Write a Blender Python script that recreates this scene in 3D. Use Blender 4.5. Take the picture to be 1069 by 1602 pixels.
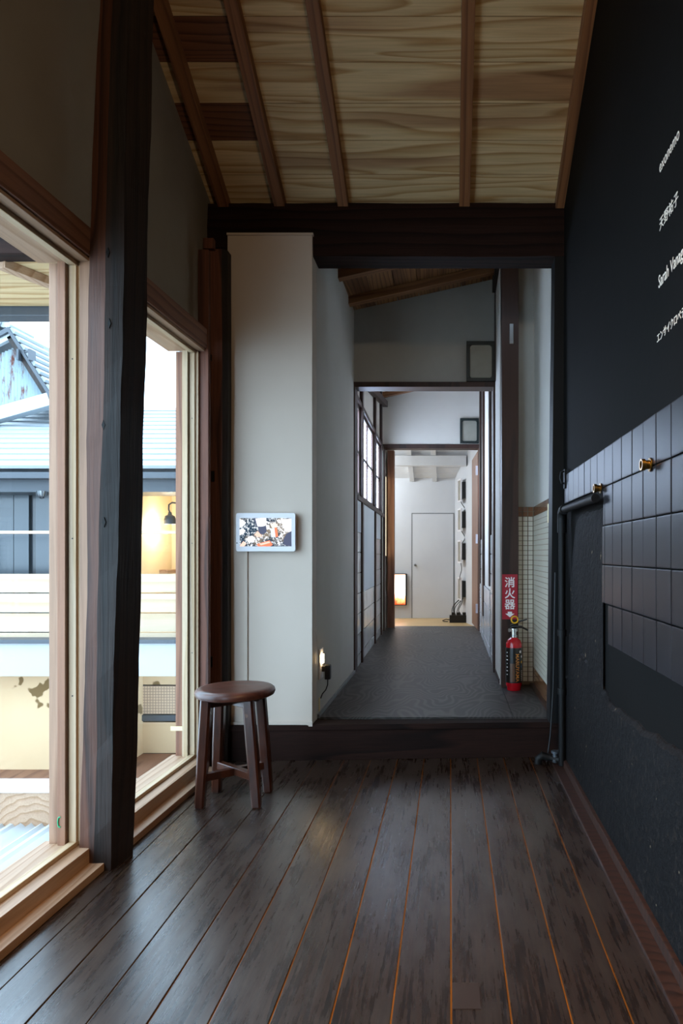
import bpy, bmesh, math, random
from mathutils import Vector, Matrix, noise as mnoise

# ------------------------------------------------------------------ camera, sky, exposure
sc = bpy.context.scene
col = sc.collection
for o in list(bpy.data.objects):
    bpy.data.objects.remove(o)
F, CX, CY, H = 1068.0, 704.5, 867.0, 1.0        # focal length and vanishing point in photo pixels, eye height in metres
cam_d = bpy.data.cameras.new('camera')
cam_d.sensor_fit = 'VERTICAL'
cam_d.sensor_height = 36.0
cam_d.lens = 36.0 * F / 1602.0
cam_d.shift_x = -(CX - 534.5) / 1602.0
cam_d.shift_y = (CY - 801.0) / 1602.0
cam_d.clip_start = 0.05
cam = bpy.data.objects.new('camera', cam_d)
cam.location = (0, 0, H)
cam.rotation_euler = (math.radians(90), 0, 0)
col.objects.link(cam)
sc.camera = cam

world = bpy.data.worlds.new('overcast_sky')
sc.world = world
world.use_nodes = True
bg = world.node_tree.nodes['Background']
bg.inputs['Color'].default_value = (0.57, 0.77, 1.0, 1)
bg.inputs['Strength'].default_value = 3.4
sc.view_settings.view_transform = 'Standard'
sc.view_settings.look = 'None'
sc.view_settings.gamma = 1.0
sc.view_settings.use_curve_mapping = False
sc.view_settings.exposure = 1.35
sc.cycles.max_bounces = 10
sc.cycles.diffuse_bounces = 6
sc.cycles.transparent_max_bounces = 12
sc.cycles.sample_clamp_indirect = 6.0
sc.cycles.caustics_reflective = False
sc.cycles.caustics_refractive = False

R = random.Random(7)


def PX(px, Y):
    return (px - CX) * Y / F


def PZ(py, Y):
    return H - (py - CY) * Y / F


# ------------------------------------------------------------------ materials
def lin(h):
    h = h.lstrip('#')
    out = []
    for i in (0, 2, 4):
        c = int(h[i:i + 2], 16) / 255
        out.append(c / 12.92 if c <= 0.04045 else ((c + 0.055) / 1.055) ** 2.4)
    return tuple(out) + (1.0,)


class NT:
    def __init__(self, name):
        self.m = bpy.data.materials.new(name)
        self.m.use_nodes = True
        self.t = self.m.node_tree
        self.t.nodes.clear()
        self.out = self.n('ShaderNodeOutputMaterial')

    def n(self, typ, **kw):
        nd = self.t.nodes.new(typ)
        for k, v in kw.items():
            setattr(nd, k, v)
        return nd

    def l(self, a, b):
        self.t.links.new(a, b)

    def val(self, sock, v):
        if hasattr(v, 'is_output') or isinstance(v, bpy.types.NodeSocket):
            self.l(v, sock)
        else:
            sock.default_value = v

    def math(self, op, a, b=0.0, clamp=False):
        nd = self.n('ShaderNodeMath', operation=op, use_clamp=clamp)
        self.val(nd.inputs[0], a)
        self.val(nd.inputs[1], b)
        return nd.outputs[0]

    def vmath(self, op, a, b):
        nd = self.n('ShaderNodeVectorMath', operation=op)
        self.val(nd.inputs[0], a)
        self.val(nd.inputs[1], b)
        return nd.outputs[0]

    def scale(self, v, s):
        nd = self.n('ShaderNodeVectorMath', operation='SCALE')
        self.val(nd.inputs[0], v)
        self.val(nd.inputs[3], s)
        return nd.outputs[0]

    def obj(self):
        return self.n('ShaderNodeTexCoord').outputs['Object']

    def rnd(self):
        return self.n('ShaderNodeObjectInfo').outputs['Random']

    def noise(self, vec, scale, detail=3.0, rough=0.55, color=False, dist=0.0):
        nd = self.n('ShaderNodeTexNoise')
        self.l(vec, nd.inputs['Vector'])
        nd.inputs['Scale'].default_value = scale
        nd.inputs['Detail'].default_value = detail
        nd.inputs['Roughness'].default_value = rough
        nd.inputs['Distortion'].default_value = dist
        return nd.outputs['Color' if color else 'Fac']

    def ramp(self, fac, stops, interp='LINEAR'):
        nd = self.n('ShaderNodeValToRGB')
        nd.color_ramp.interpolation = interp
        el = nd.color_ramp.elements
        while len(el) < len(stops):
            el.new(0.5)
        for e, (p, c) in zip(el, stops):
            e.position = p
            e.color = c if len(c) == 4 else tuple(c) + (1,)
        self.l(fac, nd.inputs[0])
        return nd.outputs[0]

    def mix(self, fac, a, b, blend='MIX'):
        nd = self.n('ShaderNodeMix', data_type='RGBA', blend_type=blend)
        self.val(nd.inputs[0], fac)
        self.val(nd.inputs[6], a)
        self.val(nd.inputs[7], b)
        return nd.outputs[2]

    def bump(self, h, strength=0.2, dist=0.01):
        nd = self.n('ShaderNodeBump')
        nd.inputs['Strength'].default_value = strength
        nd.inputs['Distance'].default_value = dist
        self.l(h, nd.inputs['Height'])
        return nd.outputs[0]

    def pbr(self, color, rough=0.6, metal=0.0, spec=0.5, normal=None, emit=None, estr=0.0, coat=0.0):
        p = self.n('ShaderNodeBsdfPrincipled')
        self.val(p.inputs['Base Color'], color)
        self.val(p.inputs['Roughness'], rough)
        p.inputs['Metallic'].default_value = metal
        p.inputs['Specular IOR Level'].default_value = spec
        p.inputs['Coat Weight'].default_value = coat
        if normal is not None:
            self.l(normal, p.inputs['Normal'])
        if emit is not None:
            self.val(p.inputs['Emission Color'], emit)
            p.inputs['Emission Strength'].default_value = estr
        self.l(p.outputs[0], self.out.inputs[0])
        return self.m


def plain(name, c, rough=0.5, metal=0.0, spec=0.5, var=0.0, coat=0.0):
    k = NT(name)
    c = lin(c) if isinstance(c, str) else c
    if var:
        f = k.noise(k.obj(), 6, 4)
        c2 = tuple(x * (1 - var) for x in c[:3]) + (1,)
        c = k.ramp(f, [(0.3, c2), (0.7, c)])
    return k.pbr(c, rough, metal, spec, coat=coat)


def glow(name, c, s):
    k = NT(name)
    e = k.n('ShaderNodeEmission')
    e.inputs[0].default_value = lin(c)
    e.inputs[1].default_value = s
    k.l(e.outputs[0], k.out.inputs[0])
    return k.m


AX = {'X': (0.1, 1, 1), 'Y': (1, 0.1, 1), 'Z': (1, 1, 0.1)}


def wood(name, light, dark, axis='X', rings=14, warp=0.10, rough=0.55, spec=0.4, heart=None, heart_amt=0.5,
         randoff=True, bump=0.15, fine=0.35, knots=0.0, wscale=2.2):
    k = NT(name)
    v = k.obj()
    rn = k.rnd()
    if randoff:
        off = k.n('ShaderNodeCombineXYZ')
        a = k.math('MULTIPLY', k.math('SUBTRACT', rn, 0.5), 0.5)
        b = k.math('MULTIPLY', k.math('FRACT', k.math('MULTIPLY', rn, 37.3)), 0.12)
        c = k.math('MULTIPLY', k.math('FRACT', k.math('MULTIPLY', rn, 91.7)), 9.0)
        srt = {'X': (c, a, b), 'Y': (a, c, b), 'Z': (a, b, c)}[axis]
        for i in range(3):
            k.l(srt[i], off.inputs[i])
        v = k.vmath('ADD', v, off.outputs[0])
    vs = k.vmath('MULTIPLY', v, AX[axis])
    nz = k.noise(vs, wscale * 3, 2.0, 0.5, color=True)
    warpv = k.scale(k.vmath('SUBTRACT', nz, (0.5, 0.5, 0.5)), warp)
    vw = k.vmath('ADD', vs, warpv)
    wv = k.n('ShaderNodeTexWave', wave_type='RINGS', rings_direction=axis, wave_profile='SAW')
    k.l(vw, wv.inputs['Vector'])
    wv.inputs['Scale'].default_value = rings
    wv.inputs['Distortion'].default_value = 0.6
    wv.inputs['Detail'].default_value = 2.0
    wv.inputs['Detail Scale'].default_value = 2.0
    big = k.noise(vs, 7.0, 2.0)
    f = k.ramp(wv.outputs['Fac'], [(0.0, (0, 0, 0)), (0.55, (0.25,) * 3), (0.88, (1, 1, 1)), (1.0, (0.1,) * 3)])
    base = k.mix(f, lin(light), lin(dark))
    if heart:
        hm = k.ramp(k.noise(vw, 4.5, 1.0), [(heart_amt, (0, 0, 0)), (heart_amt + 0.12, (1, 1, 1))])
        base = k.mix(k.math('MULTIPLY', hm, 0.8), base, k.mix(f, lin(heart), tuple(c * 0.45 for c in lin(heart)[:3]) + (1,)))
    fv = k.vmath('MULTIPLY', v, tuple((4 if s < 1 else 130) for s in AX[axis]))
    fn = k.noise(fv, 1.0, 3.0, 0.6)
    base = k.mix(fine, base, k.ramp(fn, [(0.25, (0.35,) * 3), (0.6, (1, 1, 1))]), 'MULTIPLY')
    base = k.mix(0.35, base, k.ramp(big, [(0.3, (0.6,) * 3), (0.65, (1, 1, 1))]), 'MULTIPLY')
    if knots:
        vo = k.n('ShaderNodeTexVoronoi')
        k.l(k.vmath('MULTIPLY', v, tuple((0.6 if s < 1 else 1) for s in AX[axis])), vo.inputs['Vector'])
        vo.inputs['Scale'].default_value = 4.5
        km = k.ramp(vo.outputs['Distance'], [(0.0, (1, 1, 1)), (knots, (1, 1, 1)), (knots * 2.2, (0, 0, 0))])
        base = k.mix(km, base, tuple(c * 0.3 for c in lin(dark)[:3]) + (1,))
    return k.pbr(base, rough, 0, spec, k.bump(fn, bump, 0.003))


def plaster(name, c, c2, rough=0.85, bs=0.15, scale=3.0, fine=60.0):
    k = NT(name)
    v = k.obj()
    f = k.noise(v, scale, 4.0)
    b = k.noise(v, fine, 4.0)
    return k.pbr(k.ramp(f, [(0.3, lin(c2)), (0.7, lin(c))]), rough, 0, 0.3, k.bump(b, bs, 0.004))


M = {}
M['white_wall'] = plaster('white_wall', '#c9c4bb', '#bfb9af', 0.8, 0.05, 1.5)
M['white_gloss'] = plaster('white_paint', '#d2c4b6', '#c8baac', 0.6, 0.03, 1.2)
M['far_white'] = plaster('far_room_white', '#d3d6da', '#cacdd2', 0.8, 0.04, 1.5)
M['grey_plaster'] = plaster('pale_plaster', '#aeaba3', '#a19e95', 0.9, 0.12, 2.0)
M['olive_plaster'] = plaster('olive_plaster', '#938c80', '#857e72', 0.9, 0.12, 2.0)
M['blue_panel'] = plaster('pale_panel', '#cfd4d6', '#c2c9cc', 0.6, 0.03, 2.0)
M['pine'] = wood('pine_trim', '#b8977c', '#9a7556', 'Y', 9, 0.12, 0.5, bump=0.05, knots=0.02)
M['pine_z'] = wood('pine_upright', '#a58167', '#845f46', 'Z', 9, 0.12, 0.5, bump=0.05, knots=0.02)
M['pale_stop'] = wood('pale_glazing_bead', '#cdb596', '#b99c76', 'Y', 16, 0.06, 0.5, bump=0.05)
M['pale_stop_z'] = wood('pale_glazing_bead_upright', '#cdb596', '#b99c76', 'Z', 16, 0.06, 0.5, bump=0.05)
M['cedar'] = wood('red_cedar', '#8f6650', '#6b4636', 'Y', 9, 0.12, 0.55, knots=0.025)
M['cedar_z'] = wood('red_cedar_upright', '#96694f', '#704936', 'Z', 9, 0.12, 0.55, knots=0.025)
M['ceil_board'] = wood('cedar_ceiling_board', '#e0c597', '#b58d59', 'X', 8, 0.24, 0.55, heart='#9c6a45', heart_amt=0.60, bump=0.08, knots=0.012)
M['ceil_dark'] = wood('dark_heartwood_board', '#7a4c30', '#4a2a1a', 'X', 13, 0.16, 0.55, bump=0.08)
M['rafter'] = wood('rafter_wood', '#94643f', '#6d4429', 'Y', 10, 0.1, 0.55, bump=0.08)
M['corr_board'] = wood('corridor_ceiling_board', '#a5764a', '#734a2c', 'Y', 12, 0.14, 0.55, heart='#6b4128', bump=0.08)
M['corr_rafter'] = wood('corridor_rafter', '#9a6c47', '#7a5032', 'X', 10, 0.1, 0.55, bump=0.08)
M['old_dark'] = wood('old_dark_timber', '#291b14', '#100a07', 'Z', 8, 0.12, 0.6, bump=0.4, fine=0.6)
M['old_dark_x'] = wood('old_dark_beam', '#2a1812', '#140a07', 'X', 8, 0.12, 0.8, spec=0.15, bump=0.3, fine=0.6)
M['old_red'] = wood('old_red_brown_timber', '#7a4a36', '#46281c', 'Z', 8, 0.12, 0.55, bump=0.4, fine=0.6)
M['old_brown'] = wood('old_worn_brown_timber', '#5b3624', '#321c13', 'Z', 8, 0.12, 0.6, bump=0.4, fine=0.6)
M['frame_brown'] = wood('dark_brown_frame', '#3c241b', '#22130e', 'Z', 9, 0.1, 0.5, bump=0.1)
M['black_wood'] = plain('black_painted_wood', '#0d0c0c', 0.6, spec=.25, var=0.3)
M['black'] = plain('black_plastic', '#0c0c0d', 0.4)
M['dark_green'] = plain('dark_green_paint', '#14201e', 0.45)
M['pale_pane'] = plain('aged_pale_board', '#9b988b', 0.5, var=0.25)
M['white_plastic'] = plain('white_plastic', '#e8e6ea', 0.35)
M['grey_metal'] = plain('grey_metal', '#8b8f92', 0.35, 0.9)
M['chrome'] = plain('chrome', '#c8c8c8', 0.18, 1.0)
M['brass'] = plain('brass', '#a8813f', 0.3, 1.0, var=0.4)
M['red_paint'] = plain('red_enamel', '#b0121c', 0.25, coat=0.3)
M['sign_red'] = plain('sign_red', '#a3172a', 0.45)
M['print_white'] = plain('white_print', '#eee8e6', 0.5)
M['wall_print'] = plain('white_vinyl_lettering', '#f0e2d2', 0.6)
M['yellow'] = plain('yellow_plastic', '#e0a818', 0.35)
M['orange_print'] = plain('orange_print', '#c07a35', 0.4)
M['label_black'] = plain('black_label', '#17130f', 0.3)
M['grey_dark'] = plain('dark_grey_metal', '#43484e', 0.45, 0.3)
M['mortar_brown'] = plain('grout_brown', '#7b6a55', 0.9, var=0.2)
M['tile_cap'] = plain('brown_glazed_tile', '#8a5f42', 0.2, coat=0.4, var=0.25)
M['tile_mosaic'] = plain('ivory_mosaic_tile', '#e3dccb', 0.2, coat=0.4)
M['tile_white'] = plain('white_wall_tile', '#dcdfe0', 0.18, coat=0.4)
M['grout_grey'] = plain('grout_grey', '#6b6864', 0.9)
M['raw_gap'] = plain('raw_wood_in_joints', '#b57a2e', 0.7, var=0.4)
M['tan_floor'] = wood('tan_floorboard', '#d9bb88', '#c4a06a', 'X', 12, 0.1, 0.4)
M['tape'] = plain('cream_tape', '#e6d6a0', 0.6)
M['green_mark'] = plain('green_marker', '#119a68', 0.5)
M['white_timber'] = plain('white_painted_timber', '#dedfe0', 0.6, var=0.06)


def mk_floor():
    k = NT('dark_stained_floorboard')
    v = k.obj()
    rn = k.rnd()
    cx = k.n('ShaderNodeCombineXYZ')
    k.l(k.math('MULTIPLY', rn, 7.0), cx.inputs[1])
    k.l(k.math('MULTIPLY', rn, 3.0), cx.inputs[0])
    v = k.vmath('ADD', v, cx.outputs[0])
    vs = k.vmath('MULTIPLY', v, (1, 0.035, 1))
    g = k.noise(vs, 150, 4.0, 0.6)
    s = k.noise(k.vmath('MULTIPLY', v, (1, 0.25, 1)), 14, 5.0, 0.65)
    spk = k.noise(k.vmath('MULTIPLY', v, (1, 0.4, 1)), 220, 2.0, 0.6)
    c = k.ramp(g, [(0.35, lin('#110b09')), (0.65, lin('#33261f'))])
    c = k.mix(k.ramp(s, [(0.42, (0, 0, 0)), (0.72, (0.55,) * 3)]), c, lin('#43372f'))
    c = k.mix(k.ramp(spk, [(0.68, (0, 0, 0)), (0.76, (0.5,) * 3)]), c, lin('#5d4d42'))
    r = k.math('ADD', 0.19, k.math('MULTIPLY', s, 0.10))
    r = k.math('ADD', r, k.math('MULTIPLY', g, 0.08))
    b = k.math('ADD', k.math('MULTIPLY', g, 0.6), k.math('MULTIPLY', spk, 0.4))
    k.pbr(c, r, 0, 1.0, k.bump(b, 0.16, 0.002))
    p = [n_ for n_ in k.t.nodes if n_.type == 'BSDF_PRINCIPLED'][0]
    p.inputs['IOR'].default_value = 1.56
    sp_l = k.noise(k.vmath('MULTIPLY', v, (1, 0.12, 1)), 22, 5.0, 0.7)
    k.l(k.ramp(k.math('MULTIPLY', k.math('ADD', sp_l, s), 0.5), [(0.32, (0.30,) * 3), (0.66, (1.0,) * 3)]), p.inputs['Specular IOR Level'])
    p.inputs['Anisotropic'].default_value = 0.6
    tg = k.n('ShaderNodeCombineXYZ')
    tg.inputs[0].default_value = 1.0
    k.l(tg.outputs[0], p.inputs['Tangent'])
    return k.m


def mk_ply():
    k = NT('dark_stained_plywood')
    v = k.obj()
    vs = k.vmath('MULTIPLY', v, (1, 0.45, 1))
    h = k.noise(vs, 3.4, 1.6, 0.5)
    wv = k.math('SINE', k.math('MULTIPLY', h, 150.0))
    f = k.math('ADD', 0.5, k.math('MULTIPLY', wv, 0.5))
    bl = k.noise(v, 2.5, 3.0)
    c = k.mix(k.ramp(f, [(0.35, (0, 0, 0)), (0.9, (1, 1, 1))]), lin('#282523'), lin('#474340'))
    c = k.mix(0.5, c, k.ramp(bl, [(0.3, (0.55,) * 3), (0.7, (1, 1, 1))]), 'MULTIPLY')
    return k.pbr(c, 0.5, 0, 0.4, k.bump(f, 0.1, 0.002))


def mk_black_plaster():
    k = NT('black_painted_plaster')
    v = k.obj()
    f = k.noise(v, 2.2, 5.0, 0.6)
    g = k.noise(v, 45, 5.0, 0.65)
    sp = k.noise(v, 26, 2.0, 0.5)
    c = k.ramp(f, [(0.3, lin('#0a090a')), (0.75, lin('#141213'))])
    chips = k.ramp(sp, [(0.725, (0, 0, 0)), (0.74, (1, 1, 1))])
    c = k.mix(k.math('MULTIPLY', chips, 0.55), c, lin('#a58f74'))
    c = k.mix(k.ramp(g, [(0.55, (0, 0, 0)), (0.75, (0.25,) * 3)]), c, lin('#5a4a40'))
    hgt = k.math('ADD', k.math('MULTIPLY', g, 0.7), k.math('MULTIPLY', f, 2.0))
    return k.pbr(c, 0.7, 0, 0.13, k.bump(hgt, 0.9, 0.02))


def mk_black_upper():
    k = NT('black_painted_wall')
    v = k.obj()
    f = k.noise(v, 1.6, 4.0)
    g = k.noise(v, 30, 3.0)
    return k.pbr(k.ramp(f, [(0.3, lin('#080706')), (0.7, lin('#0e0c0b'))]), 0.8, 0, 0.1, k.bump(g, 0.08, 0.004))


def mk_black_tile():
    k = NT('black_painted_tile')
    v = k.obj()
    g = k.noise(v, 5, 3.0)
    c = k.ramp(g, [(0.3, lin('#161518')), (0.7, lin('#1e1c20'))])
    return k.pbr(c, 0.38, 0, 0.25, k.bump(k.noise(v, 3.0, 2.0), 0.08, 0.01))


def mk_glass():
    k = NT('window_glass')
    lw = k.n('ShaderNodeLayerWeight')
    fr = k.math('ADD', 0.025, k.math('MULTIPLY', k.math('POWER', lw.outputs['Facing'], 5.0), 0.45))
    t = k.n('ShaderNodeBsdfTransparent')
    t.inputs[0].default_value = (0.96, 0.98, 0.97, 1)
    g = k.n('ShaderNodeBsdfGlossy')
    g.inputs['Roughness'].default_value = 0.02
    mx = k.n('ShaderNodeMixShader')
    k.l(fr, mx.inputs[0])
    k.l(t.outputs[0], mx.inputs[1])
    k.l(g.outputs[0], mx.inputs[2])
    k.l(mx.outputs[0], k.out.inputs[0])
    return k.m


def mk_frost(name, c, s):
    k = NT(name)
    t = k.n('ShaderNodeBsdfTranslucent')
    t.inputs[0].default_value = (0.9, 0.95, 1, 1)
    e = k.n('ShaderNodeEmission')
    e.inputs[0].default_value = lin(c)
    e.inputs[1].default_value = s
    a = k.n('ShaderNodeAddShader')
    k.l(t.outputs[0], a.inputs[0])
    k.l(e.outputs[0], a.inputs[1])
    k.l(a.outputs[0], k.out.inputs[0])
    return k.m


def mk_peel():
    k = NT('peeling_cream_plaster')
    v = k.obj()
    f = k.noise(v, 2.2, 4.0, 0.5)
    g = k.noise(v, 1.2, 2.0)
    c = k.ramp(g, [(0.3, lin('#c9ab86')), (0.7, lin('#d2b793'))])
    c = k.mix(k.ramp(f, [(0.62, (0, 0, 0)), (0.63, (1, 1, 1))]), c, lin('#77603f'))
    return k.pbr(c, 0.9, 0, 0.2)


def mk_rust():
    k = NT('rusty_galvanised_sheet')
    v = k.obj()
    f = k.noise(k.vmath('MULTIPLY', v, (4, 1, 0.9)), 3.0, 5.0, 0.7)
    c = k.mix(k.ramp(f, [(0.5, (0, 0, 0)), (0.62, (1, 1, 1))]), lin('#a9b8bd'), lin('#7a4436'))
    return k.pbr(c, 0.6, 0.1, 0.4)


M['floor'] = mk_floor()
M['ply'] = mk_ply()
M['black_plaster'] = mk_black_plaster()
M['black_upper'] = mk_black_upper()
M['black_tile'] = mk_black_tile()
M['glass'] = mk_glass()
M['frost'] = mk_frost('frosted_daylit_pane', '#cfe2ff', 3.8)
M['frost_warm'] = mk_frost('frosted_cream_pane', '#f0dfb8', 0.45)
M['peel'] = mk_peel()
M['rust'] = mk_rust()


# ------------------------------------------------------------------ mesh helpers
class MB:
    def __init__(s):
        s.v, s.f, s.mi, s.sm = [], [], [], []

    def add(s, vs, fs, mi=0, smooth=False):
        b = len(s.v)
        s.v += [tuple(p) for p in vs]
        for f in fs:
            s.f.append(tuple(i + b for i in f))
            s.mi.append(mi)
            s.sm.append(smooth)
        return s

    def hexa(s, p, mi=0):
        return s.add(p, [(0, 3, 2, 1), (4, 5, 6, 7), (0, 1, 5, 4), (1, 2, 6, 5), (2, 3, 7, 6), (3, 0, 4, 7)], mi)

    def box(s, x0, x1, y0, y1, z0, z1, mi=0):
        return s.hexa([(x0, y0, z0), (x1, y0, z0), (x1, y1, z0), (x0, y1, z0),
                       (x0, y0, z1), (x1, y0, z1), (x1, y1, z1), (x0, y1, z1)], mi)

    def prism(s, plan, z0, z1, mi=0):
        n = len(plan)
        f0 = z0 if callable(z0) else (lambda x, y: z0)
        f1 = z1 if callable(z1) else (lambda x, y: z1)
        vs = [(x, y, f0(x, y)) for x, y in plan] + [(x, y, f1(x, y)) for x, y in plan]
        fs = [tuple(range(n))[::-1], tuple(range(n, 2 * n))] + [(i, (i + 1) % n, n + (i + 1) % n, n + i) for i in range(n)]
        return s.add(vs, fs, mi)

    def bar(s, a, b, w, h, mi=0, up=(0, 0, 1)):
        a, b = Vector(a), Vector(b)
        d = (b - a).normalized()
        u = Vector(up)
        sd = d.cross(u).normalized() * (w / 2)
        u = sd.cross(d).normalized() * (h / 2)
        p = []
        for q in (a, b):
            p += [q - sd - u, q + sd - u, q + sd + u, q - sd + u]
        return s.hexa(p, mi)

    def tube(s, pts, r, n=8, mi=0, cap=True):
        pts = [Vector(p) for p in pts]
        rs = r if isinstance(r, (list, tuple)) else [r] * len(pts)
        vs, fs = [], []
        nrm = None
        for i, p in enumerate(pts):
            d = (pts[min(i + 1, len(pts) - 1)] - pts[max(i - 1, 0)]).normalized()
            if nrm is None:
                nrm = d.orthogonal().normalized()
            nrm = (nrm - d * nrm.dot(d)).normalized()
            bn = d.cross(nrm)
            for j in range(n):
                a = 2 * math.pi * j / n
                vs.append(p + (nrm * math.cos(a) + bn * math.sin(a)) * rs[i])
        for i in range(len(pts) - 1):
            for j in range(n):
                fs.append((i * n + j, i * n + (j + 1) % n, (i + 1) * n + (j + 1) % n, (i + 1) * n + j))
        s.add(vs, fs, mi, True)
        if cap:
            m = len(pts) - 1
            b = len(s.v) - len(vs)
            s.f += [tuple(b + j for j in range(n))[::-1], tuple(b + m * n + j for j in range(n))]
            s.mi += [mi, mi]
            s.sm += [False, False]
        return s

    def lathe(s, prof, c=(0, 0, 0), n=32, mi=0, a0=0.0, a1=2 * math.pi):
        full = abs(a1 - a0 - 2 * math.pi) < 1e-6
        cols = n if full else n + 1
        vs, fs = [], []
        for r, z in prof:
            for j in range(cols):
                a = a0 + (a1 - a0) * j / n
                vs.append((c[0] + r * math.cos(a), c[1] + r * math.sin(a), c[2] + z))
        for i in range(len(prof) - 1):
            for j in range(n):
                j2 = (j + 1) % cols
                fs.append((i * cols + j, i * cols + j2, (i + 1) * cols + j2, (i + 1) * cols + j))
        return s.add(vs, fs, mi, True)

    def build(s, name, mat, parent=None, bevel=0.0, shear=False, loc=None, rot=None, center=False, xf=None):
        vs = [Vector(p) for p in s.v]
        if xf:
            vs = [xf @ p for p in vs]
        if shear:
            vs = [Vector((p.x + 0.024 * (p.y - 2.16), p.y, p.z)) for p in vs]
        c = Vector((0, 0, 0))
        if center:
            c = sum(vs, Vector()) / len(vs)
            vs = [p - c for p in vs]
        me = bpy.data.meshes.new(name)
        me.from_pydata([tuple(p) for p in vs], [], s.f)
        for p, mi, sm in zip(me.polygons, s.mi, s.sm):
            p.material_index = mi
            p.use_smooth = sm
        bm = bmesh.new()
        bm.from_mesh(me)
        bmesh.ops.recalc_face_normals(bm, faces=bm.faces)
        if bevel:
            bmesh.ops.bevel(bm, geom=list(bm.edges), offset=bevel, segments=2, profile=0.7, affect='EDGES', clamp_overlap=True)
        bm.to_mesh(me)
        bm.free()
        if any(s.sm):
            me.set_sharp_from_angle(angle=math.radians(40))
        for m in (mat if isinstance(mat, (list, tuple)) else [mat]):
            me.materials.append(M[m] if isinstance(m, str) else m)
        o = bpy.data.objects.new(name, me)
        col.objects.link(o)
        o.location = Vector(loc) + c if loc is not None else c
        if rot:
            o.rotation_euler = rot
        if parent:
            o.parent = parent
        return o


def box(name, b, mat, parent=None, bevel=0.0, shear=False, center=True):
    return MB().box(*b).build(name, mat, parent, bevel, shear, center=center)


def empty(name, loc=(0, 0, 0), rz=0.0):
    o = bpy.data.objects.new(name, None)
    col.objects.link(o)
    o.location = loc
    o.rotation_euler = (0, 0, rz)
    o.empty_display_size = 0.1
    return o


def tag(o, label=None, cat=None, group=None, kind=None):
    if label:
        o['label'] = label
    if cat:
        o['category'] = cat
    if group:
        o['group'] = group
    if kind:
        o['kind'] = kind
    return o


def struct(o, label=None, cat=None):
    return tag(o, label, cat, None, 'structure')


def dup(o, parent=None, loc=None, scale=None):
    c = o.copy()
    col.objects.link(c)
    c.parent = parent
    if loc is not None:
        c.location = loc
    if scale is not None:
        c.scale = scale
    return c


def text_mesh(body, size, mat, name, parent, xf, extrude=0.0004, sx=1.0, space=1.0, bold=0.0, align='LEFT'):
    cu = bpy.data.curves.new('lettering', 'FONT')
    cu.body = body
    cu.size = size
    cu.extrude = extrude
    cu.space_character = space
    cu.align_x = align
    cu.offset = bold
    cu.resolution_u = 3
    t = bpy.data.objects.new('lettering', cu)
    col.objects.link(t)
    dg = bpy.context.evaluated_depsgraph_get()
    me = bpy.data.meshes.new_from_object(t.evaluated_get(dg))
    bpy.data.objects.remove(t)
    me.transform(xf @ Matrix.Diagonal((sx, 1, 1, 1)))
    me.materials.clear()
    me.materials.append(M[mat])
    o = bpy.data.objects.new(name, me)
    col.objects.link(o)
    o.parent = parent
    return o


def frame_xf(origin, ex, ey):
    ex, ey = Vector(ex).normalized(), Vector(ey).normalized()
    ez = ex.cross(ey)
    m = Matrix.Identity(4)
    for i in range(3):
        m[i][0], m[i][1], m[i][2], m[i][3] = ex[i], ey[i], ez[i], origin[i]
    return m


def rough_post(name, plan0, plan1, z0, z1, mats, parent=None, n=40, amp=0.004, seed=0, fmat=None, wane=None):
    """an old hewn post: plan0 at the foot, plan1 at the head, edges wandering a little"""
    k = len(plan0)
    vs, fs, mi = [], [], []
    for i in range(n + 1):
        t = i / n
        z = z0 + (z1 - z0) * t
        for j in range(k):
            x = plan0[j][0] * (1 - t) + plan1[j][0] * t
            y = plan0[j][1] * (1 - t) + plan1[j][1] * t
            d = mnoise.noise_vector(Vector((j * 3.1 + seed, seed, z * 2.2))) * amp
            e = mnoise.noise_vector(Vector((j * 5.7 + seed, seed + 4, z * 11))) * amp * 0.35
            w = wane(j, z) if wane else (0, 0)
            vs.append((x + d.x + e.x + w[0], y + d.y + e.y + w[1], z))
    for i in range(n):
        for j in range(k):
            fs.append((i * k + j, i * k + (j + 1) % k, (i + 1) * k + (j + 1) % k, (i + 1) * k + j))
            mi.append(fmat[j] if fmat else 0)
    m = MB()
    b = m.add(vs, fs)
    m.mi = mi
    m.f += [tuple(range(k))[::-1], tuple(n * k + j for j in range(k))]
    m.mi += [0, 0]
    m.sm += [False, False]
    return m.build(name, mats, parent)


# ------------------------------------------------------------------ room shell
SL = 0.53


def ceil_z(Y):
    return 2.75 + SL * (3.34 - Y)


YR = -1.3       # wall behind the camera
floor = struct(box('floor', (-1.28, 0.62, YR, 3.46, -0.12, -0.006), 'raw_gap', center=False))
pitch = 0.1297
xe = -1.32 + 0.0
k0 = -10
for k in range(k0, 6):
    xa = 0.0026 + pitch * k
    xb = xa + pitch
    xa, xb = max(xa, -1.26), min(xb, 0.60)
    if xb - xa < 0.02:
        continue
    gap = 0.0019
    dz = R.uniform(-0.0008, 0.0008)
    box('plank', (xa + gap, xb - gap, YR, 3.44, -0.03, dz), 'floor', floor, 0.0015)

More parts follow.
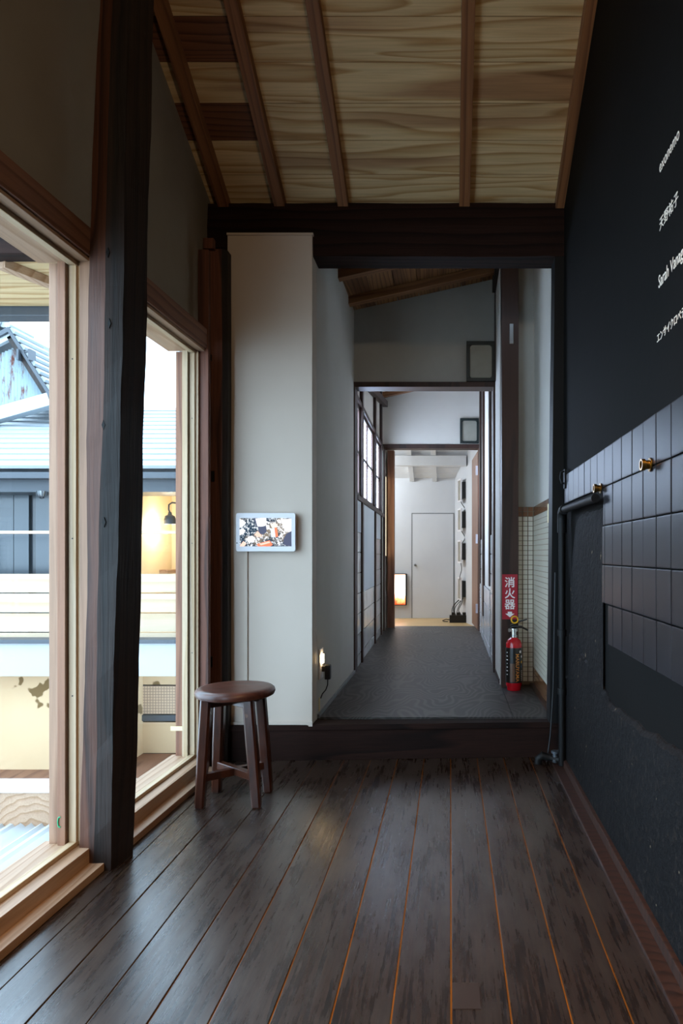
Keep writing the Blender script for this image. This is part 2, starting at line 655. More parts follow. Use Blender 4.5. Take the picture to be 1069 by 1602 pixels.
# sloping board ceiling
cang = -math.atan(SL)
ceiling = MB().prism([(-1.30, YR), (0.68, YR), (0.68, 3.45), (-1.30, 3.45)],
                     lambda x, y: ceil_z(y) + 0.022, lambda x, y: ceil_z(y) + 0.12).build('ceiling', 'corr_board')
struct(ceiling)
bw = 0.1425
cosA = math.cos(cang)
for r in range(-1, 9):
    yc = 3.312 - bw * r
    for seg, (xa, xb) in enumerate([(-1.21, -0.827), (-0.826, 0.57)]):
        dark = seg == 0 and r in (1, 3) or (seg == 0 and r == 2 and False)
        w = bw / cosA - 0.0025
        m = MB().box(-(xb - xa) / 2 + .0008, (xb - xa) / 2 - .0008, -w / 2, w / 2, -0.002 + R.uniform(-.0012, .0012), 0.02)
        m.build('ceiling_board', 'ceil_dark' if (seg == 0 and r in (2, 4)) else 'ceil_board', ceiling, 0.0018,
                loc=((xa + xb) / 2, yc, ceil_z(yc)), rot=(cang, 0, 0))
for px in (350, 438, 537, 727):
    x = PX(px, 3.34)
    L = 3.0
    yc = 3.40 - L / 2 * cosA
    MB().box(-0.026, 0.026, -L / 2, L / 2, -0.05, -0.001).build('rafter', 'rafter', ceiling, 0.002,
                                                               loc=(x, yc, ceil_z(yc)), rot=(cang, 0, 0))
yc = 3.40 - 1.5 * cosA
MB().box(-0.022, 0.022, -1.5, 1.5, -0.06, -0.001).build('edge_rafter', 'rafter', ceiling, 0.002, loc=(0.537, yc, ceil_z(yc)), rot=(cang, 0, 0))

# wall behind the camera
struct(box('wall_rear', (-1.35, 0.7, YR - 0.1, YR, -0.1, 5.4), 'black_upper', center=False))

# right wall with painted tiles
WX = 0.556
wall_right = MB().prism([(WX, YR), (0.68, YR), (0.68, 3.46), (WX, 3.46)], -0.1, lambda x, y: ceil_z(y) + 0.1).build('wall_right', 'black_upper')
struct(wall_right)
tpw, tph, tz0 = 0.1215, 0.1375, 0.688
TX = 0.545
tile_me = MB().box(0, WX - TX, -tpw / 2 + .0016, tpw / 2 - .0016, -tph / 2 + .0016, tph / 2 - .0016)
tile0 = None


def wall_tile(y, z, sy=1.0, sz=1.0):
    global tile0
    if tile0 is None:
        tile0 = tile_me.build('tile', 'black_tile', wall_right, 0.0035)
        t = tile0
    else:
        t = dup(tile0, wall_right)
    t.location = (TX + R.uniform(-.0008, .0008), y, z)
    t.scale = (1, sy, sz)
    t.rotation_euler = (0, R.uniform(-.004, .004), R.uniform(-.006, .006))
    return t


y_far = 3.262
for c in range(22):
    y = y_far - (c + 0.5) * tpw
    wall_tile(y, tz0 + 4.5 * tph)
    if c >= 7:
        for r in range(4):
            if c == 7 and r == 0:
                wall_tile(y - tpw * 0.22, tz0 + 0.5 * tph, 0.55)
            elif c == 7:
                wall_tile(y, tz0 + (r + .5) * tph, 0.98)
            else:
                wall_tile(y, tz0 + (r + .5) * tph)
    if c == 6:
        for r in (1, 2):
            wall_tile(y - tpw * 0.36, tz0 + (r + .5) * tph, 0.28)
        wall_tile(y - tpw * 0.42, tz0 + 3.5 * tph, 0.16)
# rough render layer below the tiles, with a broken edge
edge = []
N = 90
for i in range(N + 1):
    y = 3.29 - (3.29 + 0.2) * i / N
    if y > 3.13:
        z = 0.42 + 0.08 * (3.29 - y)
    elif y > 2.36:
        t = (y - 2.36) / 0.77
        z = 0.50 + 0.17 * t
    else:
        z = 0.50 - 0.02 * math.sin(y * 3)
    z += 0.022 * mnoise.noise(Vector((y * 7, 0, 1))) + 0.010 * mnoise.noise(Vector((y * 31, 2, 1)))
    edge.append((y, z))
m = MB()
vs, fs = [], []
for y, z in edge:
    vs += [(WX - 0.017, y, 0.0), (WX - 0.017, y, z - 0.012), (WX - 0.006, y, z), (WX + .001, y, z + 0.003), (WX + .001, y, 0)]
for i in range(N):
    for j in range(4):
        fs.append((i * 5 + j, i * 5 + j + 1, i * 5 + 5 + j + 1, i * 5 + 5 + j))
m.add(vs, fs)
tag(m.build('render_layer', 'black_plaster', wall_right), 'rough black render with a broken upper edge')
# exposed patch where tiles have been pulled away
ph = []
for i in range(25):
    a = i / 24
    y = 3.10 - 0.66 * a
    z = 0.90 + 0.27 * math.sin(min(1, a * 3.5) * math.pi / 2) + 0.012 * mnoise.noise(Vector((a * 9, 5, 0)))
    ph.append((y, z))
m = MB()
vs, fs = [], []
for y, z in ph:
    vs += [(WX - 0.009, y, 0.48), (WX - 0.009, y, z - 0.02), (WX + .001, y, z)]
for i in range(24):
    for j in range(2):
        fs.append((i * 3 + j, i * 3 + j + 1, i * 3 + 3 + j + 1, i * 3 + 3 + j))
m.add(vs, fs)
tag(m.build('bare_patch', 'black_plaster', wall_right), 'bare plaster patch without tiles')
# lettering on the upper wall: runs towards the viewer
for body, px, py, size, sx, sp in (('exonemo', 1032, 272, 0.046, 0.90, 1.0), ('天野祐子', 1032, 361, 0.037, 1.0, 1.05),
                                   ('Sarah Vanag', 1030.5, 452, 0.048, 0.82, 1.0), ('エンサイクロペデ', 1028, 537, 0.029, 0.95, 1.0)):
    Y = (WX - .001) * F / (px - CX)
    text_mesh(body, size, 'wall_print', 'lettering', wall_right, frame_xf((WX - .001, Y, PZ(py, Y)), (0, -1, 0), (0, 0, 1)), sx=sx, space=sp)

bb = MB().box(0.525, 0.556, YR, 3.36, 0, 0.045)
b_r = struct(bb.build('baseboard_right', 'frame_brown', None, 0.004))
MB().box(0.485, 0.526, YR, 3.36, 0.0, 0.012).build('floor_strip', 'frame_brown', b_r, 0.003)

# ------------------------------------------------------------------ left wall and its two windows (run very slightly inwards)
PXL = -1.212
wl = MB()
wl.prism([(PXL - .10, YR), (PXL, YR), (PXL, 3.47), (PXL - .10, 3.47)], 1.99, lambda x, y: ceil_z(y) + 0.1)
wl.box(PXL - .10, PXL, YR, 3.47, -0.4, 0.02)
wl.box(PXL - .055, PXL, YR, -0.55, 0.02, 1.99)
wl.box(PXL - .055, PXL, 3.2, 3.47, 0.02, 1.99)
wl.box(PXL - .055, PXL, 2.20, 2.30, 0.02, 1.99)
wall_left = struct(wl.build('wall_left', 'olive_plaster', None, 0, True))


def window(n, y0, y1, head_y1):
    w = MB()
    # sill board is the window's own mesh
    w.box(PXL - .10, -1.139, y0, y1, 0.0, 0.072)
    root = struct(w.build('window_%d' % n, 'pine', None, 0.002, True))
    MB().box(-1.139, -1.093, y0, y1, 0.0, 0.025).build('floor_board', 'pine', root, 0.002, True)
    MB().box(-1.212, -1.187, y0, y1, 0.072, 0.086).build('glazing_bead', 'pale_stop', root, 0.0015, True)
    MB().box(-1.300, -1.2155, y0, y1, 0.06, 0.080).build('outer_sill', 'pine', root, 0.0015, True)
    # head
    MB().box(-1.212, -1.140, y0, head_y1, 1.945, 2.034).build('head_casing', 'cedar', root, 0.002, True)
    MB().box(-1.212, -1.150, y0, y1, 1.932, 1.944).build('head_lining', 'pine', root, 0.0015, True)
    MB().box(-1.212, -1.187, y0, y1, 1.918, 1.9315).build('glazing_bead', 'pale_stop', root, 0.0015, True)
    MB().box(-1.31, -1.2155, y0, y1 - .02, 1.925, 2.03).build('outer_head', 'pine', root, 0.002, True)
    # jamb at the far end
    MB().box(-1.212, -1.189, y1 - .022, y1, 0.086, 1.918).build('glazing_bead', 'pale_stop_z', root, 0.0015, True)
    MB().box(-1.190, -1.176, y1 - .012, y1, 0.072, 1.932).build('jamb_edge', 'pale_stop_z', root, 0.0015, True)
    MB().box(-1.276, -1.2155, y1 - .02, y1 + .10, 0.08, 1.925).build('outer_jamb', 'pine_z' if n == 1 else 'cedar_z', root, 0.002, True)
    MB().box(-1.240, -1.2155, y1 - .036, y1 - .0205, 0.08, 1.925).build('outer_stop', 'cedar_z' if n == 1 else 'pale_stop_z', root, 0.0015, True)
    MB().box(-1.2150, -1.2120, y0, y1 - .01, 0.075, 1.93).build('pane', 'glass', root, 0, True)
    # nail heads
    for z in (0.55, 1.05, 1.62):
        MB().tube([(-1.200, y1 - .0215, z), (-1.200, y1 - .0235, z)], 0.0022, 6).build('nail', 'black', root, 0, True)
    return root


win1 = window(1, -0.55, 2.19, 2.165)
MB().box(-1.178, -1.12, 2.17, 2.20, 0.072, 1.945).build('jamb_lining', 'pine_z', win1, 0.001, True)
win2 = window(2, 2.268, 3.135, 3.17)
MB().box(-1.182, -1.135, 3.136, 3.165, 0.0, 2.40).build('jamb_casing', 'old_red', win2, 0.0015, True)
# far jamb of window 2, post side: red brown filler beside the back post
MB().box(-1.21, -1.180, 3.14, 3.20, 0.0, 1.945).build('jamb_lining', 'cedar_z', win2, 0.001, True)
# marker squiggle on the outer jamb of window 1, tape on that of window 2
yj = 2.1525
sq = [(-1.232 + 0.004 * math.cos(a) * 1.4, yj, 0.155 + 0.016 * math.sin(a)) for a in [math.radians(d) for d in range(60, 320, 20)]]
MB().tube(sq, 0.0022, 6).build('marker_squiggle', 'green_mark', win1, 0, True)
MB().box(-1.298, -1.245, 3.1125, 3.1148, 0.195, 0.215).build('tape', 'tape', win2, 0, True)

# old posts
def wane1(j, z):
    if j == 0:
        return (0.012 * math.sin(z * 2.1 + .5) - 0.006, 0)
    if j == 1:
        return (0.004 * math.sin(z * 5), 0)
    return (0, 0)


post1 = rough_post('hewn_post', [(-1.178, 2.158), (-1.128, 2.152), (-1.072, 2.158), (-1.050, 2.268), (-1.15, 2.272)],
                   [(-1.085, 2.158), (-1.055, 2.152), (-1.010, 2.158), (-0.975, 2.268), (-1.06, 2.272)], 0.0, 3.26,
                   ['old_dark', 'old_brown'], None, 60, 0.006, 3, [1, 0, 0, 0, 0], wane1)
tag(post1, 'massive old dark hewn post with a worn red-brown edge standing between the two windows', 'post')
for px, py in ((169, 395), (171, 506), (162, 665), (163, 817)):
    Y = 2.152
    MB().prism([(-.0055, 0), (0, -.016), (.0055, 0), (0, .016)], 0, .004).build(
        'nail_hole', 'black_wood', post1, xf=Matrix.Rotation(math.radians(90), 4, 'X'), loc=(PX(px, Y), Y + .002, PZ(py, Y)))

post2 = rough_post('old_corner_post', [(-1.175, 3.245), (-1.085, 3.245), (-1.062, 3.26), (-1.062, 3.40), (-1.175, 3.40)],
                   [(-1.175, 3.245), (-1.085, 3.245), (-1.062, 3.26), (-1.062, 3.40), (-1.175, 3.40)], 0.0, 2.45,
                   ['old_dark', 'old_red'], None, 40, 0.003, 11, [1, 0, 0, 0, 0])
tag(post2, 'old red-brown corner post with empty mortise slots beside the white partition', 'post')
for py, h in ((745, .05), (820, .09), (890, .05), (1035, .05), (590, .06), (560, .03)):
    z = PZ(py, 3.245)
    x = PX(330 + R.uniform(-3, 4), 3.24)
    box('mortise_slot', (x - .007, x + .007, 3.2375, 3.247, z - h / 2, z + h / 2), 'black', post2)
MB().box(-1.165, -1.115, 3.215, 3.245, PZ(392, 3.24), PZ(376, 3.24)).build('wood_peg', 'old_red', post2, 0.002)

# main cross beam, step and opening post
beam = MB()
nb = 40
bm_v, bm_f = [], []
for i in range(nb + 1):
    x = -1.215 + (0.600 + 1.215) * i / nb
    d = lambda s: 0.005 * mnoise.noise(Vector((x * 3, s, 0))) + .002 * mnoise.noise(Vector((x * 14, s, 3)))
    bm_v += [(x, 3.33 + d(1), 2.452 + d(2)), (x, 3.47, 2.452), (x, 3.47, 2.715), (x, 3.335 + d(4), 2.715 + d(5)), (x, 3.322 + d(6), 2.60)]
for i in range(nb):
    for j in range(5):
        bm_f.append((i * 5 + j, i * 5 + (j + 1) % 5, (i + 1) * 5 + (j + 1) % 5, (i + 1) * 5 + j))
bm_f += [tuple(range(5))[::-1], tuple(nb * 5 + j for j in range(5))]
beam.add(bm_v, bm_f)
tag(beam.build('cross_beam', 'old_dark_x'), 'heavy dark stained cross beam spanning above the corridor opening', 'beam')

step = MB().prism([(-1.2, 3.285), (0.556, 3.37), (0.556, 3.46), (-1.2, 3.46)], 0.0, 0.146)
st = struct(step.build('trim_1', 'old_dark_x', None, 0.003), 'dark wooden riser of the step up to the corridor', 'step')
MB().prism([(-1.2, 3.280), (0.556, 3.362), (0.556, 3.44), (-1.2, 3.40)], 0.1465, 0.174).build('nosing', 'old_dark_x', st, 0.003)

op = rough_post('opening_post', [(0.487, 3.335), (0.556, 3.335), (0.556, 3.45), (0.487, 3.45)],
                [(0.512, 3.335), (0.556, 3.335), (0.556, 3.45), (0.512, 3.45)], 0.174, 2.455, ['black_wood'], None, 20, 0.0015, 5)
tag(op, 'black painted post at the edge of the corridor opening beside the tiled niche', 'post')

# ------------------------------------------------------------------ white partition and first corridor stretch
FZ = 0.175
wp = MB()
wp.box(-1.080, -0.669, 3.31, 3.42, 0.166, 2.545)
partition = struct(wp.build('wall_partition', 'white_gloss', None, 0.002))
MB().box(-1.078, -0.667, 3.304, 3.3105, 0.166, 0.188).build('base_trim', 'white_gloss', partition, 0.001)
MB().box(-1.082, -0.664, 3.303, 3.425, 2.5455, 2.556).build('top_cap', 'white_gloss', partition, 0.001)
wall_fill = struct(box('wall_back', (-1.30, -0.70, 3.425, 3.5, 0.0, 2.95), 'grey_plaster', center=False))


def cz(x):
    return 2.70 + 0.223 * (x + 0.669)


def top(x, y):
    return cz(x) + 0.06


wcl = MB().prism([(-0.669, 3.4205), (-0.669, 4.75), (-0.80, 4.75), (-0.80, 3.4205)], 0.0, top).build('wall_corridor_left', 'white_wall')
struct(wcl)
MB().box(-0.6685, -0.657, 3.43, 4.74, FZ, FZ + .02).build('base_strip', 'grey_metal', wcl, 0.001)

cf = struct(box('floor_corridor', (-0.80, 0.60, 3.43, 7.80, -0.05, FZ), 'ply', center=False))
for y0, y1 in ((3.44, 4.66), (4.662, 5.88), (5.882, 7.1), (7.102, 7.8)):
    for x0, x1 in ((-0.80, 0.318), (0.319, 0.60)):
        MB().box(x0, x1 - .001, y0, y1 - .001, FZ, FZ + 0.004).build('plywood_sheet', 'ply', cf, 0.0008)
FZ += 0.004

# corridor ceiling: rises towards the right
cc = MB().prism([(-0.82, 3.47), (0.66, 3.47), (0.66, 7.5), (-0.82, 7.5)], lambda x, y: cz(x) + .018, lambda x, y: cz(x) + .1)
cc = struct(cc.build('ceiling_corridor', 'corr_board'))
ca = -math.atan(0.223)
for i in range(10):
    x = -0.735 + 0.148 * i
    for y0, y1 in ((3.47, 4.80), (4.80, 7.5)):
        MB().box(-0.0735, 0.0735, -(y1 - y0) / 2, (y1 - y0) / 2, -0.001, 0.017).build(
            'ceiling_board', 'corr_board', cc, 0.0015, loc=(x, (y0 + y1) / 2, cz(x)), rot=(0, ca, 0))
for y in (3.72, 4.10, 4.52, 5.0, 5.45, 5.9, 6.35, 6.8, 7.15):
    MB().box(-0.72, 0.72, -0.03, 0.03, -0.052, -0.0015).build('rafter', 'corr_rafter', cc, 0.002, loc=(-0.09, y, cz(-0.09)), rot=(0, ca, 0))

# header walls over the two inner doorways
hw = MB().prism([(-0.80, 4.755), (0.42, 4.755), (0.42, 4.85), (-0.80, 4.85)], 2.196, top)
hw = struct(hw.build('wall_header', 'grey_plaster'))
d1 = MB().box(-0.69, 0.345, 4.735, 4.87, 2.161, 2.196)
d1 = struct(d1.build('door_1', 'frame_brown', None, 0.002))
MB().box(-0.690, -0.660, 4.735, 4.87, FZ, 2.161).build('door_jamb', 'frame_brown', d1, 0.002)
MB().box(0.300, 0.345, 4.735, 4.87, FZ, 2.161).build('door_jamb', 'frame_brown', d1, 0.002)
MB().box(0.308, 0.330, 4.70, 4.756, 2.196, 2.90).build('corner_batten', 'frame_brown', d1, 0.002)

hw2 = MB().prism([(-0.86, 7.305), (0.42, 7.305), (0.42, 7.40), (-0.86, 7.40)], 2.175, top)
hw2 = struct(hw2.build('wall_inner_header', 'white_wall'))
d2 = struct(MB().box(-0.72, 0.34, 7.29, 7.42, 2.13, 2.175).build('door_2', 'frame_brown', None, 0.002))
MB().box(0.300, 0.345, 7.29, 7.42, FZ, 2.13).build('door_jamb', 'old_red', d2, 0.002)
MB().box(-0.718, -0.700, 7.29, 7.42, FZ, 2.13).build('door_jamb', 'frame_brown', d2, 0.002)
MB().box(-0.70, -0.625, 7.62, 7.72, FZ, 2.16).build('door_jamb', 'cedar_z', d2, 0.002)

# ------------------------------------------------------------------ second corridor stretch: windows, panels and tiles
XA, XB = -0.666, -0.714


def xl(y):
    return XA + (XB - XA) * (y - 4.75) / (7.3 - 4.75)


def lprism(y0, y1, z0, z1, t0=0.0, t1=0.10):
    """slab on the left corridor wall between depths, t measured outwards from the wall face"""
    return MB().prism([(xl(y0) - t0, y0), (xl(y1) - t0, y1), (xl(y1) - t1, y1), (xl(y0) - t1, y0)], z0, z1)


WZ0, WZ1 = 1.427, 2.108
w2 = lprism(4.85, 7.3, 0.0, WZ0, 0.012, 0.10)
w2.v += []
wcl2 = struct(w2.build('wall_corridor_window', 'white_wall'))
MB().prism([(xl(4.85) - .012, 4.85), (xl(7.3) - .012, 7.3), (xl(7.3) - .10, 7.3), (xl(4.85) - .10, 4.85)], WZ1, top).build('upper_plaster', 'white_wall', wcl2)
secs = [(4.87, 5.165, 1.163), (5.265, 6.24, 0.71), (6.38, 6.95, 1.15)]
posts = [5.215, 6.31, 7.0]
for i, y in enumerate(posts):
    MB().prism([(xl(y - .05) + .012, y - .045), (xl(y + .05) + .012, y + .045), (xl(y) - .10, y + .045), (xl(y) - .10, y - .045)], FZ, top).build(
        'wall_post', 'frame_brown', wcl2, 0.002)
lprism(4.87, 7.29, WZ1, WZ1 + .035, -0.008, 0.09).build('top_rail', 'frame_brown', wcl2, 0.002)
lprism(4.87, 7.29, WZ0 - .035, WZ0, -0.012, 0.09).build('bottom_rail', 'frame_brown', wcl2, 0.002)
MB().bar((-0.675, 5.5, 2.37), (-0.690, 7.28, 2.60), 0.05, 0.06).build('sloping_beam', 'frame_brown', wcl2, 0.002)
cwin = 0
for si, (y0, y1, tz) in enumerate(secs):
    cw = struct(lprism(y0, y1, WZ0, WZ0 + .03, .01, .05).build('window_%d' % (3 + si), 'frame_brown', None, 0.001))
    lprism(y0, y1, WZ1 - .03, WZ1, .01, .05).build('window_rail', 'frame_brown', cw, 0.001)
    lprism(y0, y1, 1.745, 1.768, .01, .05).build('window_rail', 'frame_brown', cw, 0.001)
    ns = 2 if si == 1 else 1
    stiles = [y0, y1 - .04] if si != 1 else [y0, y0 + .13, (y0 + y1) / 2, y1 - .04]
    for s_ in stiles:
        lprism(s_, s_ + (.04 if not (si == 1 and s_ == y0) else .13), WZ0 + .03, WZ1 - .03, .01, .05).build('window_stile', 'frame_brown', cw, 0.001)
    for za, zb in ((WZ0 + .03, 1.745), (1.768, WZ1 - .03)):
        for ya, yb in ([(y0 + .04, y1 - .04)] if si != 1 else [(y0 + .17, (y0 + y1) / 2), ((y0 + y1) / 2 + .04, y1 - .04)]):
            lprism(ya, yb, za, zb, .026, .030).build('pane', 'frost', cw)
    lprism(y0, y1, tz, WZ0 - .035, .0, .012).build('wall_panel', 'blue_panel', wcl2, 0.001)
    lprism(y0, y1, FZ, tz, .006, .012).build('grout_bed', 'grout_grey', wcl2)
    # big white tiles, two courses wide where the bay is wide
    th, z, n = 0.15, tz, 0
    ncol = max(1, round((y1 - y0) / 0.30))
    while z > FZ + .03:
        zb = max(z - th, FZ)
        for c in range(ncol):
            ya = y0 + (y1 - y0) * c / ncol
            yb = y0 + (y1 - y0) * (c + 1) / ncol
            lprism(ya + .005, yb - .005, zb + .004, z - .004, .0, .0065).build('tile', 'tile_white', wcl2, 0.0015)
        z -= th
# piece of wall beyond the second doorway
wd = struct(MB().box(-0.80, -0.716, 7.42, 7.80, 0.0, 2.75).build('wall_lobby', 'white_wall'))
cw = struct(MB().box(-0.722, -0.706, 7.43, 7.62, 0.95, 0.98).build('window_6', 'frame_brown', None, 0.001))
MB().box(-0.722, -0.706, 7.43, 7.62, 1.86, 1.89).build('window_rail', 'frame_brown', cw, 0.001)
MB().box(-0.722, -0.706, 7.585, 7.62, 0.98, 1.86).build('window_stile', 'frame_brown', cw, 0.001)
MB().box(-0.7158, -0.712, 7.43, 7.585, 0.98, 1.86).build('pane', 'frost_warm', cw)

# right side of the second stretch
XR = 0.312
wr2 = struct(MB().box(XR + .012, 0.42, 4.85, 7.3, 0.0, 3.0).build('wall_corridor_right', 'white_wall'))
for y0, y1, za in ((5.30, 5.40, 0.95), (6.36, 6.47, 0.62), (6.98, 7.08, 0.9)):
    MB().box(XR - .010, XR + .02, y0, y1, FZ if za < 0 else za - .2, 3.0 - .06).build('wall_post', 'frame_brown', wr2, 0.002)
for y0, y1, tz in ((4.88, 5.295, 1.15), (5.405, 6.355, 0.71), (6.475, 6.975, 1.15), (7.085, 7.285, 1.15)):
    MB().box(XR + .006, XR + .0125, y0, y1, FZ, tz).build('grout_bed', 'grout_grey', wr2)
    z = tz
    ncol = max(1, round((y1 - y0) / 0.30))
    while z > FZ + .03:
        zb = max(z - .15, FZ)
        for c in range(ncol):
            ya, yb = y0 + (y1 - y0) * c / ncol, y0 + (y1 - y0) * (c + 1) / ncol
            MB().box(XR, XR + .0065, ya + .005, yb - .005, zb + .004, z - .004).build('tile', 'tile_white', wr2, 0.0015)
        z -= .15
# short piece of wall between post and first doorway, niche walls
wr1 = struct(MB().prism([(0.314, 4.30), (0.314, 4.745), (0.42, 4.745), (0.42, 4.30)], 0.0, top).build('wall_corridor_pier', 'white_wall'))
MB().box(0.309, 0.314, 4.33, 4.735, FZ, FZ + .03).build('base_strip', 'frame_brown', wr1, 0.001)
NX, NY = 0.530, 4.300
wn = MB().prism([(0.40, NY), (0.64, NY), (0.64, NY + .1), (0.40, NY + .1)], 0.0, 3.1)
wall_niche = struct(wn.build('wall_niche_back', 'grey_plaster'))
wall_side = struct(MB().prism([(NX, 3.455), (0.64, 3.455), (0.64, NY), (NX, NY)], 0.0, 3.1).build('wall_niche_side', 'white_wall'))
ztop = PZ(793, NY)
mp = 0.0305
tm = MB().box(-mp / 2 + .0016, mp / 2 - .0016, 0, .006, -mp / 2 + .0016, mp / 2 - .0016).build('mosaic_tile', 'tile_mosaic', wall_niche, 0.0012)
tc = MB().box(-mp / 2 + .0016, mp / 2 - .0016, 0, .006, -mp / 2 + .0016, mp / 2 - .0016).build('cap_tile', 'tile_cap', wall_niche, 0.0012)
MB().box(0.42, NX, NY - .0035, NY, FZ, ztop).build('grout_bed', 'mortar_brown', wall_niche)
rows = int((ztop - FZ) / mp)
first = {'m': True, 'c': True}
for r in range(rows):
    for c in range(3):
        key = 'c' if r < 2 else 'm'
        src = tc if r < 2 else tm
        o = src if first[key] else dup(src, wall_niche)
        first[key] = False
        o.location = (NX - .008 - (c + .5) * mp * 1.08, NY - .0065, ztop - (r + .5) * mp)
# side wall mosaic: joined, pieces only a few pixels wide
MB().box(NX - .0035, NX, 3.46, NY, FZ, ztop).build('grout_bed', 'mortar_brown', wall_side)
sm, sc_ = MB(), MB()
ncol = int((NY - 3.46) / mp)
for r in range(rows + 1):
    for c in range(ncol):
        y1 = NY - .006 - c * mp
        z1 = ztop - r * mp
        z0 = max(z1 - mp, FZ)
        if z1 - z0 < .01:
            continue
        t = sc_ if (r < 2 or r >= rows - 3) else sm
        t.box(NX - .0065, NX - .001, y1 - mp + .0012, y1 - .0006, z0 + .0016, z1 - .0016)
tag(sm.build('mosaic_tiles', 'tile_mosaic', wall_side), kind='stuff')
tag(sc_.build('border_tiles', 'tile_cap', wall_side), kind='stuff')
MB().box(NX - .0075, NX - .0066, 3.62, 3.66, ztop - .13, ztop - .03).build('tape', 'tape', wall_side)
MB().box(NX - .03, NX - .0066, 3.46, NY - .01, FZ, FZ + .012).build('floor_strip', 'frame_brown', wall_side, 0.002)

# corridor post with latch plate
cpst = rough_post('corridor_post', [(0.318, 4.2), (0.421, 4.2), (0.421, 4.298), (0.318, 4.298)],
                  [(0.318, 4.2), (0.421, 4.2), (0.421, 4.298), (0.318, 4.298)], FZ, 2.93, ['frame_brown'], None, 24, 0.0015, 8)
tag(cpst, 'dark brown square corridor post behind the fire extinguisher', 'post')
z0 = PZ(538, 4.195)
MB().box(PX(797.5, 4.195), PX(803.5, 4.195), 4.188, 4.2, z0, PZ(507, 4.195)).build('latch_plate', 'grey_metal', cpst, 0.002)
bk = MB().prism([(0.290, 4.30), (0.345, 4.30), (0.345, 4.70), (0.290, 4.70)], lambda x, y: 2.80 + .06 * (4.7 - y), lambda x, y: 2.90)
tag(bk.build('beam_stub', 'old_dark'), 'short dark beam stub under the corridor ceiling beside the square post', 'beam')

# ------------------------------------------------------------------ far room
struct(box('floor_far_room', (-3.0, 1.2, 7.80, 10.75, -0.1, 0.0), 'tan_floor', center=False))
wf = struct(box('wall_far', (-3.0, 1.2, 10.68, 10.78, -0.1, 2.4), 'far_white', center=False))
struct(box('wall_far_left', (-3.05, -2.95, 7.8, 10.7, 0, 3.6), 'far_white', center=False))
struct(MB().prism([(-3.0, 7.72), (-0.70, 7.72), (-0.70, 7.80), (-3.0, 7.80)], 0, 3.6).build('wall_far_front', 'far_white'))
struct(MB().prism([(0.345, 7.40), (1.2, 7.72), (1.2, 7.8), (0.345, 7.8)], 0, 3.6).build('wall_far_return', 'far_white'))
struct(MB().prism([(-0.80, 7.72), (0.4, 7.72), (0.4, 7.8), (-0.8, 7.8)], 2.45, 3.6).build('wall_far_header', 'far_white'))


def xs(y):
    return 0.075 + 0.218 * (10.68 - y)


struct(MB().prism([(xs(7.8), 7.8), (xs(10.68), 10.68), (xs(10.68) + .5, 10.68), (xs(7.8) + .4, 7.8)], 0, 3.6).build('wall_far_right', 'far_white'))


def fz(y):
    return 2.19 + 0.36 * (10.68 - y)


fc = struct(MB().prism([(-3.05, 7.4), (1.3, 7.4), (1.3, 10.75), (-3.05, 10.75)], lambda x, y: fz(y) + .02, lambda x, y: fz(y) + .12).build('ceiling_far_room', 'white_timber'))
fa = -math.atan(.36)
for i in range(9):
    y = 10.60 - .17 * i
    MB().box(-2.0, 2.0, -.088, .088, 0, .018).build('ceiling_board', 'white_timber', fc, 0.003, loc=(-1.0, y, fz(y)), rot=(fa, 0, 0))
for px in (644, 680, 590, 540):
    x = PX(px, 10.5)
    MB().box(-.035, .035, -1.4, 1.4, -.06, -.001).build('rafter', 'white_timber', fc, 0.002, loc=(x, 9.36, fz(9.36)), rot=(fa, 0, 0))
tag(box('white_beam', (-2.9, xs(9.9) - .01, 9.84, 9.97, PZ(728, 9.84), PZ(713, 9.84)), 'white_timber', None, .004), 'white painted beam across the far room ceiling', 'beam')
fd = struct(MB().box(PX(645.5, 10.66), PX(709.5, 10.66), 10.665, 10.68, 0.0, PZ(804, 10.665)).build('door_3', 'far_white', None, 0.002))
MB().box(PX(644, 10.67), PX(711, 10.67), 10.674, 10.682, 0.0, PZ(802.5, 10.67)).build('shadow_gap', 'grey_metal', fd)
MB().lathe([(0.0, 0), (.012, 0), (.012, .02), (.02, .03), (.02, .04), (0, .045)], (0, 0, 0), 14).build(
    'door_knob', 'grey_metal', fd, loc=(PX(650, 10.66), 10.665, PZ(884, 10.66)), rot=(math.radians(90), 0, 0))
# open door leaf
dl = empty('door_leaf', (0.300, 7.43, FZ))
tag(dl, 'brown wooden door leaf standing open into the far room', 'door')
MB().prism([(-.004, 0), (.03, 0), (-.006, .72), (-.04, .72)], 0.0, 1.94).build('leaf', 'cedar_z', dl, 0.002)
for py in (736, 843, 952):
    z = PZ(py, 7.42) - FZ
    MB().box(-.022, .012, -.018, -.004, z - .05, z + .05).build('hinge', 'white_plastic', dl, 0.001)

# ------------------------------------------------------------------ black wall fittings
pipe = empty('black_pipe', (0.520, 3.17, 0))
tag(pipe, 'black painted water pipe with elbow running down the black wall', 'pipe')
ya, yb = 3.17, 2.44
MB().tube([(0, 0, 0.02), (0, 0, 1.165), (0, -.008, 1.19), (0, -.03, 1.203), (0, yb - ya, 1.200)], 0.016, 12).build('tube', 'black_wood', pipe)
MB().tube([(0, 0, 1.10), (0, 0, 1.165), (0, -.008, 1.19), (0, -.03, 1.203), (0, -.07, 1.203)], 0.022, 12).build('elbow', 'black_wood', pipe)
for z in (0.35, 0.62):
    MB().tube([(0, 0, z), (0, 0, z + .03)], 0.021, 12).build('coupling', 'black_wood', pipe)


